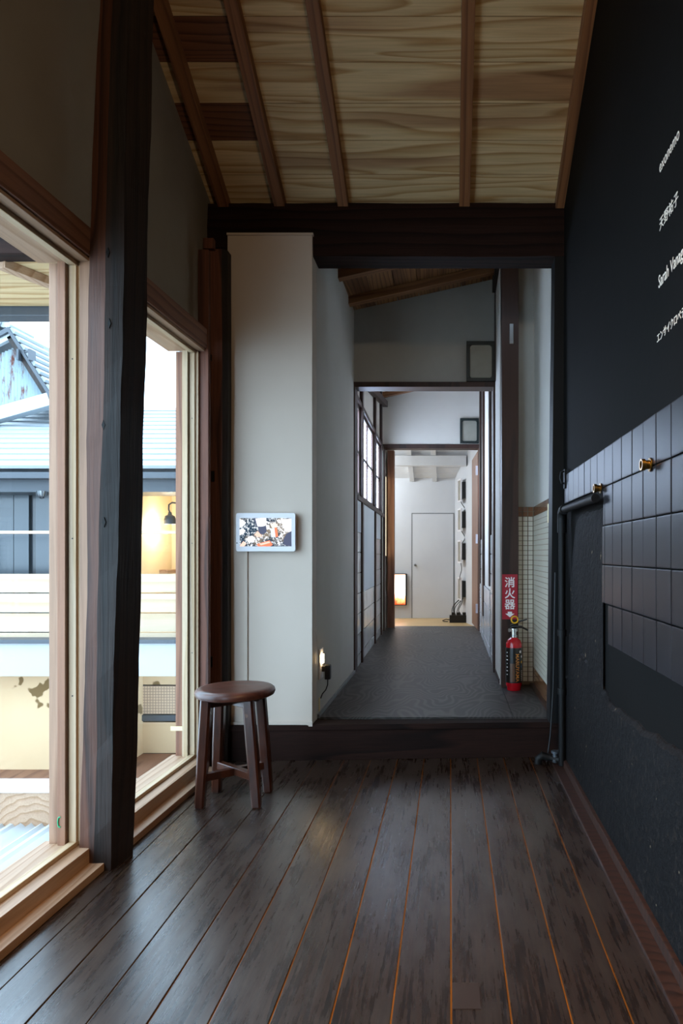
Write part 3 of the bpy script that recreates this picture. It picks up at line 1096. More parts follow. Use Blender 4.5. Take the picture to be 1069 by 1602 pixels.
def stub(name, px, py, label):
    Y = TX * F / (px - CX)
    o = empty(name, (TX, Y, PZ(py, Y)))
    tag(o, label, 'pipe fitting')
    rx = Matrix.Rotation(-math.pi / 2, 4, 'Y')
    MB().lathe([(.0, 0.0), (.012, 0.0), (.012, .016), (.016, .018), (.016, .028), (.011, .028), (.011, .010), (0, .010)], (0, 0, 0), 20).build('socket', 'brass', o, xf=rx)
    MB().lathe([(.012, .002), (.019, .002), (.019, .005), (.012, .006)], (0, 0, 0), 20).build('flange', 'brass', o, xf=rx)
    return o


stub('pipe_stub', 1019, 727, 'brass pipe stub sticking out of the upper black tiles')
stub('pipe_stub', 941, 764, 'tarnished brass pipe stub just above the black pipe')
hk = MB()
hk.box(TX - .008, TX, 3.20, 3.235, 1.31, 1.40)
hk.tube([(TX - .008, 3.217, 1.39), (TX - .022, 3.217, 1.385), (TX - .026, 3.217, 1.36), (TX - .018, 3.217, 1.335), (TX - .008, 3.217, 1.335)], .005, 8)
tag(hk.build('wall_hook', 'black_wood'), 'small black hook plate on the tiles above the pipe elbow', 'hook')
vt = empty('floor_valve', (0.46, 3.22, 0.012))
tag(vt, 'black pipe bend and valve at the foot of the step', 'valve')
MB().tube([(-.045, 0, 0), (-.043, 0, .022), (-.025, 0, .038), (0, 0, .03), (.03, -.01, .026), (.07, -.04, .026)], [.018, .02, .02, .018, .015, .015], 12).build('pipe_bend', 'black_wood', vt)
MB().lathe([(0, 0), (.016, 0), (.018, .01), (.012, .02), (.012, .04), (.02, .042), (.02, .052), (0, .054)], (.035, -.012, .012), 14).build('valve_head', 'grey_dark', vt)
MB().tube([(.0, .03, 0.0), (.02, .05, .12), (.035, .055, .35), (.045, .06, .9)], .004, 6).build('cable', 'black', vt)

# pale worn patch let into the floorboards
MB().box(0.006, 0.068, 1.500, 1.592, -0.004, 0.0014).build('floor_patch', plain('worn_patch', '#352720', .45, var=.4), floor, 0.0006)
# ------------------------------------------------------------------ stool
S = empty('stool', (-0.873, 2.775, 0))
tag(S, 'dark brown wooden round stool with splayed legs in front of the white partition', 'stool')
k = NT('worn_stool_wood')
v = k.obj()
f = k.noise(k.vmath('MULTIPLY', v, (1, 1, .15)), 40, 4.0)
e = k.noise(v, 9, 4.0)
c = k.ramp(f, [(.3, lin('#2c150d')), (.7, lin('#4d2819'))])
c = k.mix(k.ramp(e, [(.66, (0, 0, 0)), (.72, (.7,) * 3)]), c, lin('#8a5c3c'))
M['stool'] = k.pbr(c, 0.3, 0, .5, k.bump(f, .1, .002))
k = NT('stool_seat_wood')
v = k.obj()
f = k.noise(k.vmath('MULTIPLY', v, (.12, 1, 1)), 45, 4.0)
e = k.noise(v, 9, 4.0)
c = k.ramp(f, [(.3, lin('#381b13')), (.7, lin('#623626'))])
M['stool_seat'] = k.pbr(c, k.math('ADD', .22, k.math('MULTIPLY', e, .25)), 0, .5, k.bump(f, .1, .002))
rs = 0.158
MB().lathe([(0, .425), (rs - .016, .425), (rs - .004, .431), (rs, .442), (rs - .003, .453), (rs - .012, .460), (rs - .03, .4625), (0, .460)], (0, 0, 0), 56).build('seat', 'stool_seat', S)
feet = [(-.112, -.088, -.092, -.070), (.110, -.080, .072, -.068), (-.108, .092, -.086, .072), (.108, .098, .080, .074)]
for fx, fy, tx, ty in feet:
    m = MB()
    w0, w1 = .0185, .021
    secs_ = []
    for z, w in ((0.0, w0 - .003), (.006, w0), (.22, w1), (.424, w1)):
        t = z / .424
        x, y = fx + (tx - fx) * t, fy + (ty - fy) * t
        ch = w * .35
        secs_.append([(x - w + ch, y - w, z), (x + w - ch, y - w, z), (x + w, y - w + ch, z), (x + w, y + w - ch, z),
                      (x + w - ch, y + w, z), (x - w + ch, y + w, z), (x - w, y + w - ch, z), (x - w, y - w + ch, z)])
    vs = [p for s_ in secs_ for p in s_]
    fs = [(i * 8 + j, i * 8 + (j + 1) % 8, i * 8 + 8 + (j + 1) % 8, i * 8 + 8 + j) for i in range(3) for j in range(8)]
    fs += [tuple(range(8))[::-1], tuple(24 + j for j in range(8))]
    m.add(vs, fs)
    m.build('leg', 'stool', S)


def legpt(i, z):
    fx, fy, tx, ty = feet[i]
    t = z / .424
    return (fx + (tx - fx) * t, fy + (ty - fy) * t, z)


MB().bar(legpt(0, .118), legpt(3, .118), .026, .030).build('stretcher', 'stool', S, .003)
MB().bar(legpt(1, .120), legpt(2, .120), .026, .030).build('stretcher', 'stool', S, .003)
MB().bar(legpt(0, .408), legpt(3, .408), .03, .034).build('seat_batten', 'stool', S, .003)
MB().bar(legpt(1, .407), legpt(2, .407), .03, .034).build('seat_batten', 'stool', S, .003)

# ------------------------------------------------------------------ digital picture frame on the partition
T = empty('digital_picture_frame', ((-1.030 - 0.742) / 2, 3.31, (1.012 + 1.199) / 2))
tag(T, 'white digital picture frame with a lit screen on the white partition', 'screen')
hw_, hh_ = 0.1425, 0.092
rc = .010
pl = []
for cx_, cy_, a0 in ((hw_ - rc, hh_ - rc, 0), (-hw_ + rc, hh_ - rc, 90), (-hw_ + rc, -hh_ + rc, 180), (hw_ - rc, -hh_ + rc, 270)):
    for d in range(0, 91, 18):
        a = math.radians(a0 + d)
        pl.append((cx_ + rc * math.cos(a), cy_ + rc * math.sin(a)))
rx = Matrix.Rotation(math.radians(90), 4, 'X')
hs_ = MB().prism(pl, 0.010, 0.034).build('housing', 'white_plastic', T, .002, xf=rx)
MB().box(-.09, .09, -.010, 0, -.06, .06).build('mount', 'white_plastic', T)
k = NT('screen_ground')
v = k.obj()
sp = k.noise(v, 130, 3.0, .7)
sb = k.noise(v, 12, 2.0)
c = k.mix(k.ramp(sp, [(.5, (0, 0, 0)), (.68, (1, 1, 1))]), k.mix(k.ramp(sb, [(.45, (0, 0, 0)), (.6, (1, 1, 1))]), lin('#20303f'), lin('#6a6258')), lin('#dfe6ee'))
e_ = k.n('ShaderNodeEmission')
k.l(c, e_.inputs[0])
e_.inputs[1].default_value = 0.9
k.l(e_.outputs[0], k.out.inputs[0])
M['scr_bg'] = k.m
for nm, cc_, s_ in (('scr_white', '#f2f6fb', .8), ('scr_blue', '#b9cfe4', .8), ('scr_orange', '#d97a5c', .7), ('scr_pink', '#e6b3a4', .75), ('scr_grey', '#575f78', .5), ('scr_dark', '#39445a', .5), ('scr_skin', '#e6cdbb', .75)):
    M[nm] = glow(nm, cc_, s_)
sw, sh = .124, .068
names = ['scr_bg', 'scr_white', 'scr_blue', 'scr_orange', 'scr_pink', 'scr_grey', 'scr_dark', 'scr_skin']
m = MB()
yo = -.0345


def scr(pts, mi, lift):
    # pts in the close-up view of the screen, x 232-835, y 207-542
    vs = []
    for x, y in pts:
        u = (x - 232) / 603 * 2 - 1
        w = 1 - (y - 207) / 335 * 2
        vs.append((max(-1, min(1, u)) * sw, yo - lift * .0001, max(-1, min(1, w)) * sh))
    m.add(vs, [tuple(range(len(vs)))], mi)


scr([(232, 207), (835, 207), (835, 542), (232, 542)], 0, 0)
scr([(232, 220), (270, 232), (305, 262), (275, 300), (232, 322)], 1, 1)
scr([(232, 345), (262, 333), (300, 352), (270, 395), (232, 410)], 1, 1)
scr([(395, 207), (425, 207), (445, 310), (425, 305)], 5, 1)
scr([(415, 212), (540, 207), (545, 290), (490, 312), (438, 300)], 1, 2)
scr([(445, 312), (540, 300), (545, 370), (510, 400), (470, 395), (450, 355)], 5, 3)
scr([(402, 405), (440, 362), (500, 425), (440, 433)], 4, 2)
scr([(540, 300), (575, 290), (580, 335), (548, 342)], 1, 4)
scr([(590, 280), (640, 262), (675, 285), (660, 318), (610, 325)], 7, 5)
scr([(592, 332), (640, 326), (648, 432), (602, 436)], 2, 4)
scr([(636, 322), (664, 318), (682, 425), (650, 435)], 3, 5)
scr([(430, 515), (580, 470), (618, 522), (590, 542), (445, 542)], 3, 2)
scr([(460, 512), (575, 482), (590, 500), (480, 530)], 4, 3)
scr([(715, 225), (835, 215), (835, 365), (775, 370), (735, 300)], 1, 2)
scr([(742, 460), (775, 395), (835, 360), (835, 542), (750, 525)], 5, 3)
scr([(235, 530), (275, 480), (310, 510), (285, 542), (240, 542)], 4, 2)
scr([(315, 455), (335, 425), (380, 418), (412, 445), (400, 480), (360, 495), (325, 485)], 1, 2)
scr([(665, 235), (690, 220), (712, 240), (705, 270), (680, 262)], 1, 3)
for p, q in (((530, 240), (600, 272)), ((670, 300), (765, 388)), ((765, 388), (700, 410)), ((700, 410), (735, 440))):
    d = Vector((q[0] - p[0], q[1] - p[1])).normalized()
    nx, ny = -d.y * 4, d.x * 4
    scr([(p[0] + nx, p[1] + ny), (q[0] + nx, q[1] + ny), (q[0] - nx, q[1] - ny), (p[0] - nx, p[1] - ny)], 1, 6)
m.build('display', names, hs_)
MB().tube([(-.137, -.0335, -.052), (-.137, -.0348, -.052)], .003, 10).build('button', 'black', hs_)
tag(MB().box(PX(383, 3.305), PX(387.5, 3.305), 3.302, 3.31, 0.19, PZ(860, 3.305)).build('cable_duct', 'white_gloss', None, .001),
    'thin white cable duct running down from the digital picture frame', 'cable duct')

# ------------------------------------------------------------------ night light, adapter
O = empty('wall_socket', (-0.669, 3.515, 0.44))
tag(O, 'socket plate with a small glowing night light on the corridor wall', 'socket')
MB().box(0, .007, -.045, .045, -.08, .075).build('plate', 'white_plastic', O, .002)
M['night'] = glow('night_light_glow', '#ffd9a0', 14.0)
MB().box(.007, .018, -.016, .016, 0.0, .045).build('night_light', 'night', O, .004)
A = empty('power_adapter', (-0.662, 3.525, 0.40))
tag(A, 'black plug-in power adapter with cord below the night light', 'adapter')
MB().box(.016, .046, -.02, .02, -.045, .03).build('body', 'black', A, .007)
MB().box(0.001, .018, -.012, .012, -.005, .022).build('plug', 'black', A, .002)
MB().tube([(.03, 0, -.044), (.029, 0, -.075), (.022, -.012, -.098), (.008, -.035, -.115), (.002, -.045, -.135)], .003, 8).build('cord', 'black', A)
tag(MB().box(-0.669, -0.664, 3.474, 3.486, FZ + .02, 0.268).build('cord_cover', 'tape', None, .001), 'yellowed cord cover strip below the power adapter', 'cord cover')

# ------------------------------------------------------------------ hanging boards over the doorways


def hung(x0, x1, z0, z1, Y, label):
    o = empty('framed_board', ((x0 + x1) / 2, Y, z0))
    tag(o, label, 'frame')
    w, h, t = (x1 - x0) / 2, z1 - z0, .024
    MB().box(-w, w, -.03, 0, 0, t).build('frame_bar', 'dark_green', o, .003)
    MB().box(-w, w, -.03, 0, h - t, h).build('frame_bar', 'dark_green', o, .003)
    MB().box(-w, -w + t, -.03, 0, t, h - t).build('frame_bar', 'dark_green', o, .003)
    MB().box(w - t, w, -.03, 0, t, h - t).build('frame_bar', 'dark_green', o, .003)
    pts = []
    rc, ww, hh = .025, w - t + .001, (h - 2 * t) / 2 + .001
    for cx_, cy_, a0 in ((ww - rc, hh - rc, 0), (-ww + rc, hh - rc, 90), (-ww + rc, -hh + rc, 180), (ww - rc, -hh + rc, 270)):
        for d in range(0, 91, 30):
            a = math.radians(a0 + d)
            pts.append((cx_ + rc * math.cos(a), cy_ + rc * math.sin(a) + h / 2))
    MB().box(-w + t - .002, w - t + .002, -.008, -.001, t - .002, h - t + .002).build('backing', 'dark_green', o)
    MB().prism(pts, .009, .016).build('board', 'pale_pane', o, .002, xf=rx)


hung(PX(730, 4.74), PX(775, 4.74), PZ(597, 4.74), PZ(534.5, 4.74), 4.755, 'dark green framed pale board above the first inner doorway')
hung(PX(720, 7.3), PX(749.5, 7.3), PZ(694, 7.3), PZ(655, 7.3), 7.305, 'dark green framed pale board above the doorway to the far room')

# ------------------------------------------------------------------ fire extinguisher and sign
E = empty('fire_extinguisher', (0.386, 4.135, FZ))
tag(E, 'red fire extinguisher with black label standing against the square corridor post', 'fire extinguisher')
r = .049
MB().lathe([(0, 0), (r * .82, 0), (r * .88, .006), (r * .88, .02), (r, .03), (r, .26), (r * .97, .282), (r * .8, .302), (r * .45, .316), (.018, .32), (0, .32)], n=40).build('cylinder', 'red_paint', E)
lab_s = MB().lathe([(r * .985, .048), (r + .0008, .048), (r + .0008, .258), (r * .985, .258)], n=32, a0=math.radians(150), a1=math.radians(395)).build('label_sheet', 'label_black', E)


def on_can(th, z, dth, dz, mat, name, shape=4):
    m = MB()
    vs = []
    rr = r + .0016
    if shape == 4:
        cs = [(-1, -1), (0, -1), (1, -1), (1, 1), (0, 1), (-1, 1)]
    else:
        cs = [(math.cos(2 * math.pi * i / 14), math.sin(2 * math.pi * i / 14)) for i in range(14)]
    for u, w in cs:
        a = math.radians(th) + u * dth
        vs.append((rr * math.cos(a), rr * math.sin(a), z + w * dz))
    m.add(vs, [tuple(range(len(vs)))])
    return m.build(name, mat, lab_s)


on_can(315, .235, .18, .0085, 'print_white', 'label_mark', 14)
on_can(330, .205, .16, .0075, 'print_white', 'label_mark', 14)
on_can(330, .172, .18, .0085, 'yellow', 'label_mark', 14)
on_can(330, .145, .14, .006, plain('label_blue', '#2c5c8c', .4), 'label_mark', 14)
for i in range(6):
    on_can(335, .118 - i * .011, .22, .0022, 'print_white', 'label_print')
for i in range(7):
    on_can(212, .23 - i * .022, .09 + .03 * (i % 3), .003, 'print_white', 'label_print')
on_can(255, .11, .28, .055, plain('label_brown', '#5a3a22', .4), 'label_print')
# vertical lettering wrapped on the can
tx = text_mesh('MARUYAMA', .030, 'orange_print', 'lettering', lab_s, Matrix.Identity(4), extrude=0.0, sx=.98, bold=.0004)
ws = max(v_.co.x for v_ in tx.data.vertices)
for v_ in tx.data.vertices:
    u, w = v_.co.x, v_.co.y
    a = math.radians(292) + (w - .011) / r
    v_.co = ((r + .0018) * math.cos(a), (r + .0018) * math.sin(a), .225 - u * (.17 / ws))
MB().lathe([(.02, .318), (.02, .33), (.016, .332), (.016, .352), (.022, .354), (.022, .372), (.012, .376), (0, .376)], n=20).build('valve', 'chrome', E)
MB().tube([(-.03, -.018, .362), (-.006, -.004, .362)], [.012, .012], 14).build('gauge', 'chrome', E)
MB().tube([(-.022, 0, .372), (0, 0, .384), (.045, -.01, .382), (.085, -.02, .362)], [.006, .009, .007, .005], 8).build('carry_handle', 'black', E)
MB().tube([(-.02, 0, .388), (.01, 0, .405), (.045, -.008, .418), (.078, -.016, .428)], [.005, .006, .005, .004], 8).build('lever', 'black', E)
rg = [(.004 + .02 * math.cos(a), -.012, .425 + .02 * math.sin(a)) for a in [2 * math.pi * i / 20 for i in range(21)]]
MB().tube(rg, .0042, 8, cap=False).build('safety_ring', 'yellow', E)

G = empty('fire_extinguisher_sign', (PX(798, 4.194), 4.196, PZ(969, 4.194)))
tag(G, 'red vertical sign with white characters on the corridor post above the extinguisher', 'sign')
gw, gh = .0475, (969 - 898.6) * 4.194 / F
gp_ = MB().box(-gw, gw, -.002, 0.0, 0, gh).build('plate', 'sign_red', G)
for ch, py in (('消', 917.2), ('火', 934.6), ('器', 951.6)):
    text_mesh(ch, .066, 'print_white', 'character', gp_, frame_xf((0, -.0025, PZ(py, 4.194) - PZ(969, 4.194)), (1, 0, 0), (0, 0, 1)), extrude=.0003, bold=.0011, align='CENTER')
zc = PZ(959, 4.194) - PZ(969, 4.194)
MB().prism([(-.013, zc + .008), (-.013, zc - .004), (-.028, zc - .004), (0, zc - .026), (.028, zc - .004), (.013, zc - .004), (.013, zc + .008)], .0022, .0028).build('arrow', 'print_white', gp_, xf=rx)

# ------------------------------------------------------------------ far room contents
Y = 10.62
MO = empty('wall_monitor', ((PX(606, Y) + PX(636.5, Y)) / 2, 10.68, PZ(947, Y)))
tag(MO, 'dark framed monitor glowing orange and white low on the far wall', 'monitor')
mw, mh = (PX(636.5, Y) - PX(606, Y)) / 2, (947 - 897.5) * Y / F
mo_ = MB().box(-mw, mw, -.06, 0, 0, mh).build('housing', 'black', MO, .004)
k = NT('orange_screen')
v = k.obj()
sx_ = k.n('ShaderNodeSeparateXYZ')
k.l(v, sx_.inputs[0])
nz = k.noise(v, 9, 4.0)
hgt = k.math('ADD', k.math('DIVIDE', sx_.outputs[2], mh), k.math('MULTIPLY', k.math('SUBTRACT', nz, .5), .35))
c = k.ramp(hgt, [(.08, lin('#8e2a12')), (.2, lin('#f0784a')), (.38, lin('#fff0e0')), (.75, lin('#fffaf2')), (.98, lin('#f7a878'))])
e_ = k.n('ShaderNodeEmission')
k.l(c, e_.inputs[0])
e_.inputs[1].default_value = 3.0
k.l(e_.outputs[0], k.out.inputs[0])
M['orange_screen'] = k.m
MB().box(-mw + .012, mw - .022, -.0615, -.0605, .012, mh - .014).build('display', 'orange_screen', mo_)

ang = math.atan(.218)
un = Vector((math.sin(-ang), math.cos(ang), 0))       # along the slanted wall, away from the camera
nn = Vector((-math.cos(ang), math.sin(-ang), 0))      # out of the wall
tab_src = None
tabs, tab_roots = [], []
desc = ['topmost white tablet frame in the column on the far room wall', 'second white tablet frame from the top of the far room column',
        'third white tablet frame from the top of the far room column', 'lowest white tablet frame in the column on the far room wall']
for i, (ya_, yb_) in enumerate(((750, 785), (796, 831), (846, 880), (904, 938))):
    yc_ = 10.07
    base = Vector((xs(yc_), yc_, (PZ(ya_, yc_) + PZ(yb_, yc_)) / 2))
    o = empty('tablet_frame', base)
    tag(o, desc[i], 'tablet', 'tablets on the far room wall')
    if tab_src is None:
        xf = frame_xf((0, 0, 0), -un, (0, 0, 1))     # local x along wall to the camera, y up, z out of the wall
        tw, th, tb = .105, .168, .022
        ch = []
        fm = MB()
        fm.box(-tw, tw, -th, -th + tb, .06, .078)
        fm.box(-tw, tw, th - tb, th, .06, .078)
        fm.box(-tw, -tw + tb, -th + tb, th - tb, .06, .078)
        fm.box(tw - tb, tw, -th + tb, th - tb, .06, .078)
        ch.append(fm.build('bezel', 'white_plastic', o, xf=xf))
        ch.append(MB().box(-tw + tb - .001, tw - tb + .001, -th + tb - .001, th - tb + .001, .060, .070).build('screen', 'pale_pane', o, xf=xf))
        ch.append(MB().box(-.06, .098, -.12, .12, .0, .0595).build('bracket_box', 'black', o, .004, xf=xf))
        tab_src = ch
    else:
        for c_ in tab_src:
            dup(c_, o)
    tabs.append(base)
    tab_roots.append(o)
rr = random.Random(3)
for i in range(4):
    b = tabs[i]
    if i < 3:
        zs = (b.z - .118, tabs[i + 1].z + .11)
    else:
        zs = (b.z - .118, 0.10)
    a = b + nn * .03 - un * .05
    pts = []
    nseg = 8
    for j in range(nseg + 1):
        t = j / nseg
        off = nn * (.035 * math.sin(t * math.pi * 2 + i) + (.05 * t * (1 - t) * 4 if i >= 2 else 0)) - un * (.03 * math.sin(t * 7 + i))
        p = a + off
        pts.append((p.x, p.y, zs[0] + (zs[1] - zs[0]) * t))
    MB().tube([tuple(Vector(p_) - b) for p_ in pts], .006, 6).build('power_cable', 'black', tab_roots[i])
ps = tabs[3] + nn * .09 - un * .05
loose = []
for q in range(4):
    pts = []
    for j in range(13):
        t = j / 12
        p = tabs[3] + nn * (.03 + .06 * t + (.05 + .03 * q) * math.sin(t * 3.0)) - un * (.03 + .05 * math.sin(t * 5 + q * 1.7))
        pts.append((p.x, p.y, (tabs[3].z - .13) * (1 - t) + .045 * t))
    loose.append(pts)
P = empty('power_strip', (ps.x, ps.y - .02, 0.0))
tag(P, 'black power strip with plugs on the far room floor', 'power strip')
MB().box(-.14, .14, -.04, .04, .002, .11).build('body', 'black', P, .006)
for q in range(3):
    MB().box(-.11 + .08 * q, -.06 + .08 * q, -.03, .03, .11, .15).build('plug', 'black', P, .005)
for pts in loose:
    MB().tube([tuple(Vector(p_) - P.location) for p_ in pts], .0055, 6).build('cord', 'black', P)
MB().tube([(-.14, 0, .04), (-.19, -.02, .05), (-.24, -.02, .03), (-.23, .03, .015), (-.16, .04, .012)], .007, 6).build('cord', 'black', P)

# lamps
def lamp(name, loc, power, color, radius, label):
    o = empty(name, loc)
    tag(o, label, 'lamp')
    MB().lathe([(.0, .10), (.02, .10), (.022, .05), (.018, .045), (0, .045)], n=20).build('lamp_holder', 'black', o)
    MB().tube([(0, 0, .09), (0, 0, 1.9)], .004, 6).build('cord', 'black', o)
    ld = bpy.data.lights.new(name, 'POINT')
    ld.energy = power
    ld.color = color
    ld.shadow_soft_size = radius
    l = bpy.data.objects.new('lamp_light', ld)
    col.objects.link(l)
    l.parent = o
    l.location = (0, 0, -.03)
    return o


lamp('pendant_lamp', (0.20, -0.25, 2.45), 17, (1.0, .74, .48), .06, 'small bare bulb pendant lamp on a long cord')
SPT = empty('spot_lamp', (0.33, 0.55, 2.9))
tag(SPT, 'black cylindrical spot lamp on a ceiling stem', 'lamp')
MB().lathe([(0, .10), (.035, .10), (.04, .09), (.04, -.03), (.036, -.03), (.036, .03), (0, .03)], n=20).build('lamp_housing', 'black', SPT)
MB().tube([(0, 0, .10), (0, 0, 1.2)], .008, 8).build('stem', 'black', SPT)
ld = bpy.data.lights.new('spot_lamp_light', 'SPOT')
ld.energy = 110
ld.color = (1.0, .62, .30)
ld.shadow_soft_size = .03
ld.spot_size = math.radians(75)
ld.spot_blend = .9
l = bpy.data.objects.new('lamp_light', ld)
col.objects.link(l)
l.parent = SPT
l.location = (0, 0, 0)
l.rotation_euler = (math.radians(14), math.radians(5), 0)
for i, (x, y) in enumerate(((-1.6, 9.2), (-1.6, 10.0))):
    ld = bpy.data.lights.new('far_room_lamp', 'POINT')
    ld.energy = 15
    ld.color = (.90, .96, 1.0)
    ld.shadow_soft_size = .12
    l = bpy.data.objects.new('far_room_lamp', ld)
    l.location = (x, y, 2.2)
    col.objects.link(l)

# ------------------------------------------------------------------ outside: eave, lean-to roof, opposite building
EV = empty('eave', (-2.0, 3.0, 2.2))
tag(EV, 'wooden eave with pale soffit boards and dark gutter outside the window', 'eave')
for i in range(5):
    MB().box(-1.6, .62, -.22 + .105 * i, -.117 + .105 * i, 0, .015).build('soffit_board', 'ceil_board', EV, .0015, center=True)
MB().box(-1.6, .62, -.30, -.22, -.01, .30).build('eave_beam', 'old_dark_x', EV, .003)
MB().box(-1.6, .62, .31, .40, -.045, .03).build('gutter', 'grey_dark', EV, .006)
MB().bar((.17, -.22, -.018), (.40, .31, -.018), .05, .035).build('soffit_rafter', 'pine', EV, .002)
MB().box(-1.6, .62, -.30, .40, .3, .33).build('roof_cover', 'grey_dark', EV)

LT = empty('lean_to_roof', (-2.2, 2.6, -0.35))
tag(LT, 'white corrugated lean-to roof with timber edge beam below the window', 'roof')
m = MB()
n_c = 150
vs, fs = [], []
for i in range(n_c + 1):
    x = -1.1 + 2.0 * i / n_c
    z = .012 * math.sin(2 * math.pi * x / .05)
    vs += [(x, -1.6, z), (x, .80, z)]
for i in range(n_c):
    fs.append((i * 2, i * 2 + 2, i * 2 + 3, i * 2 + 1))
m.add(vs, fs, 0, True)
m.build('corrugated_sheet', plain('white_polycarbonate', '#c4c9cd', .35), LT)
MB().box(-1.2, .78, .80, .86, -.05, .165).build('edge_beam', 'pine', LT, .002)
MB().box(-1.2, .78, .79, .90, .165, .20).build('beam_cap', 'white_timber', LT, .002)
for i in range(8):
    MB().lathe([(0, .012), (.008, .009), (.012, 0)], (-.95 + .062 * 3 * i + .0155, .3, .012), 10).build('sheet_screw', 'grey_metal', LT)

OB = empty('opposite_building', (-3.0, 6.0, -2.8))
tag(OB, 'neighbouring building with metal roof, balcony fence and lit room across the courtyard', 'building')


def ob(name, x0, x1, y0, y1, z0, z1, mat, bev=0.0, parent=None, center=False):
    m = MB().box(x0 + 3.0, x1 + 3.0, y0 - 6, y1 - 6, z0 + 2.8, z1 + 2.8)
    return m.build(name, mat, parent or OB, bev, center=center)


XE = -1.75
M['fence'] = wood('fence_pine', '#c6b095', '#b69d7d', 'X', 4, .1, .6, knots=.02, bump=.04, fine=.12)
M['dim_glass'] = plain('dim_glazed_panel', '#34393e', .15)
M['dim_glass2'] = plain('dim_glazed_panel_pale', '#454c52', .15)
M['lit_wall'] = plain('warm_plywood_wall', '#dccaa8', .7, var=.08)
M['fascia'] = plain('white_fascia_sheet', '#a9aeb2', .5)
YF = 5.05
for a, b in ((898, 927), (928.7, 958), (959.7, 988.5), (990.2, 1012)):
    ob('fence_board', -5.5, XE, YF, YF + .03, PZ(b, YF), PZ(a, YF), 'fence', .002, center=True)
for x in (-4.6, -3.55, -2.42):
    ob('fence_post', x, x + .07, YF + .03, YF + .10, .3, 1.16, 'grey_dark')
ob('handrail', -5.5, XE, YF - .01, YF + .05, PZ(835, YF), PZ(830.5, YF), 'fence', .002)
ob('fascia', -5.5, XE, 4.93, 4.97, PZ(1058, 4.93), PZ(1006, 4.93), 'fascia', .002)
ob('fascia_cap', -5.5, XE, 4.90, 5.06, PZ(1006, 4.93), PZ(1000, 4.93), 'grey_dark', .002)
ob('balcony_floor', -5.5, XE, 4.97, 6.0, .12, .30, 'fascia')
xr = -2.63
ob('lower_wall', -5.5, xr, 5.2, 5.5, -2.8, .12, 'peel')
ob('lower_return', xr, xr + .10, 5.2, 5.62, -2.8, .12, 'peel')
bx0, bx1 = -2.62, XE
for a, b, mt in ((1040, 1071, 'peel'), (1073, 1117, 'lit_mesh'), (1130, 1178, 'peel')):
    if mt == 'lit_mesh':
        k = NT('wire_mesh_panel')
        v = k.obj()
        s2 = k.n('ShaderNodeSeparateXYZ')
        k.l(v, s2.inputs[0])
        g1 = k.math('PINGPONG', s2.outputs[0], .0115)
        g2 = k.math('PINGPONG', s2.outputs[2], .0115)
        mn = k.math('LESS_THAN', k.math('MINIMUM', g1, g2), .0028)
        M['lit_mesh'] = k.pbr(k.mix(mn, lin('#c9ad90'), lin('#8f7a68')), .8)
    ob('lower_panel', bx0 + .09, bx1, 5.62, 5.66, PZ(b, 5.62), PZ(a, 5.62), mt)
ob('panel_backing', bx0, bx1, 5.66, 5.72, -2.8, .12, 'grey_dark')
ob('panel_rail', bx0 + .09, bx1, 5.60, 5.64, PZ(1128, 5.6), PZ(1119, 5.6), 'grey_dark')
ob('deck', -5.5, XE, 3.7, 5.62, -.72, -.64, 'cedar')
# upper storey
ob('dim_wall', -5.5, PX(196, 6.0), 6.0, 6.06, .3, 1.62, 'dim_glass')
for px in (0, 24, 58):
    x = PX(px, 5.99)
    ob('dim_panel', x, x + (.13 if px != 58 else .3), 5.97, 5.999, .3, 1.52, 'dim_glass2', .002)
ob('eave_board', -5.5, XE, 5.66, 6.06, PZ(772, 5.8), PZ(754, 5.8) + .02, 'grey_dark')
ob('gutter', -5.5, XE, 5.52, 5.62, PZ(749, 5.55), PZ(739, 5.55), 'grey_dark', .006)
xl0, xl1 = PX(196, 6.0), XE
ob('room_back', xl0, xl1, 7.0, 7.05, .3, 1.62, 'lit_wall')
ob('room_side', xl0 - .05, xl0, 6.0, 7.05, .3, 1.62, 'lit_wall')
ob('room_side', xl1 - .03, xl1 + .02, 6.0, 7.05, .3, 1.62, 'lit_wall')
ob('room_ceiling', xl0 - .05, xl1, 6.0, 7.05, 1.62, 1.68, 'lit_wall')
ob('room_floor', xl0, xl1, 6.0, 7.05, .2, .3, 'lit_wall')
ob('window_head', xl0, xl1, 5.98, 6.04, PZ(773, 6), 1.68, 'grey_dark')
ob('shelf', PX(228, 6.8), PX(268, 6.8), 6.7, 6.95, PZ(897, 6.8), PZ(891, 6.8), 'pine')
ld = bpy.data.lights.new('room_lamp', 'POINT')
ld.energy = 6
ld.color = (1.0, .84, .62)
ld.shadow_soft_size = .05
l = bpy.data.objects.new('room_lamp', ld)
l.location = (PX(266, 6.55), 6.55, PZ(823, 6.55))
col.objects.link(l)
SC = empty('wall_sconce', (PX(266, 6.5), 6.5, PZ(820, 6.5)))
tag(SC, 'dark gooseneck lamp with bell shade in the lit room across the courtyard', 'lamp')
MB().lathe([(.052, 0), (.055, .01), (.055, .04), (.045, .075), (.02, .09), (.014, .115), (0, .115), (0, .085), (.04, .07), (.05, .04), (.05, 0)], n=24).build('lamp_shade', 'grey_dark', SC)
MB().tube([(0, 0, .11), (-.012, 0, .14), (-.01, 0, .185), (.02, 0, .205), (.12, .02, .195), (.22, .48, .19)], .008, 8).build('gooseneck', 'grey_dark', SC)
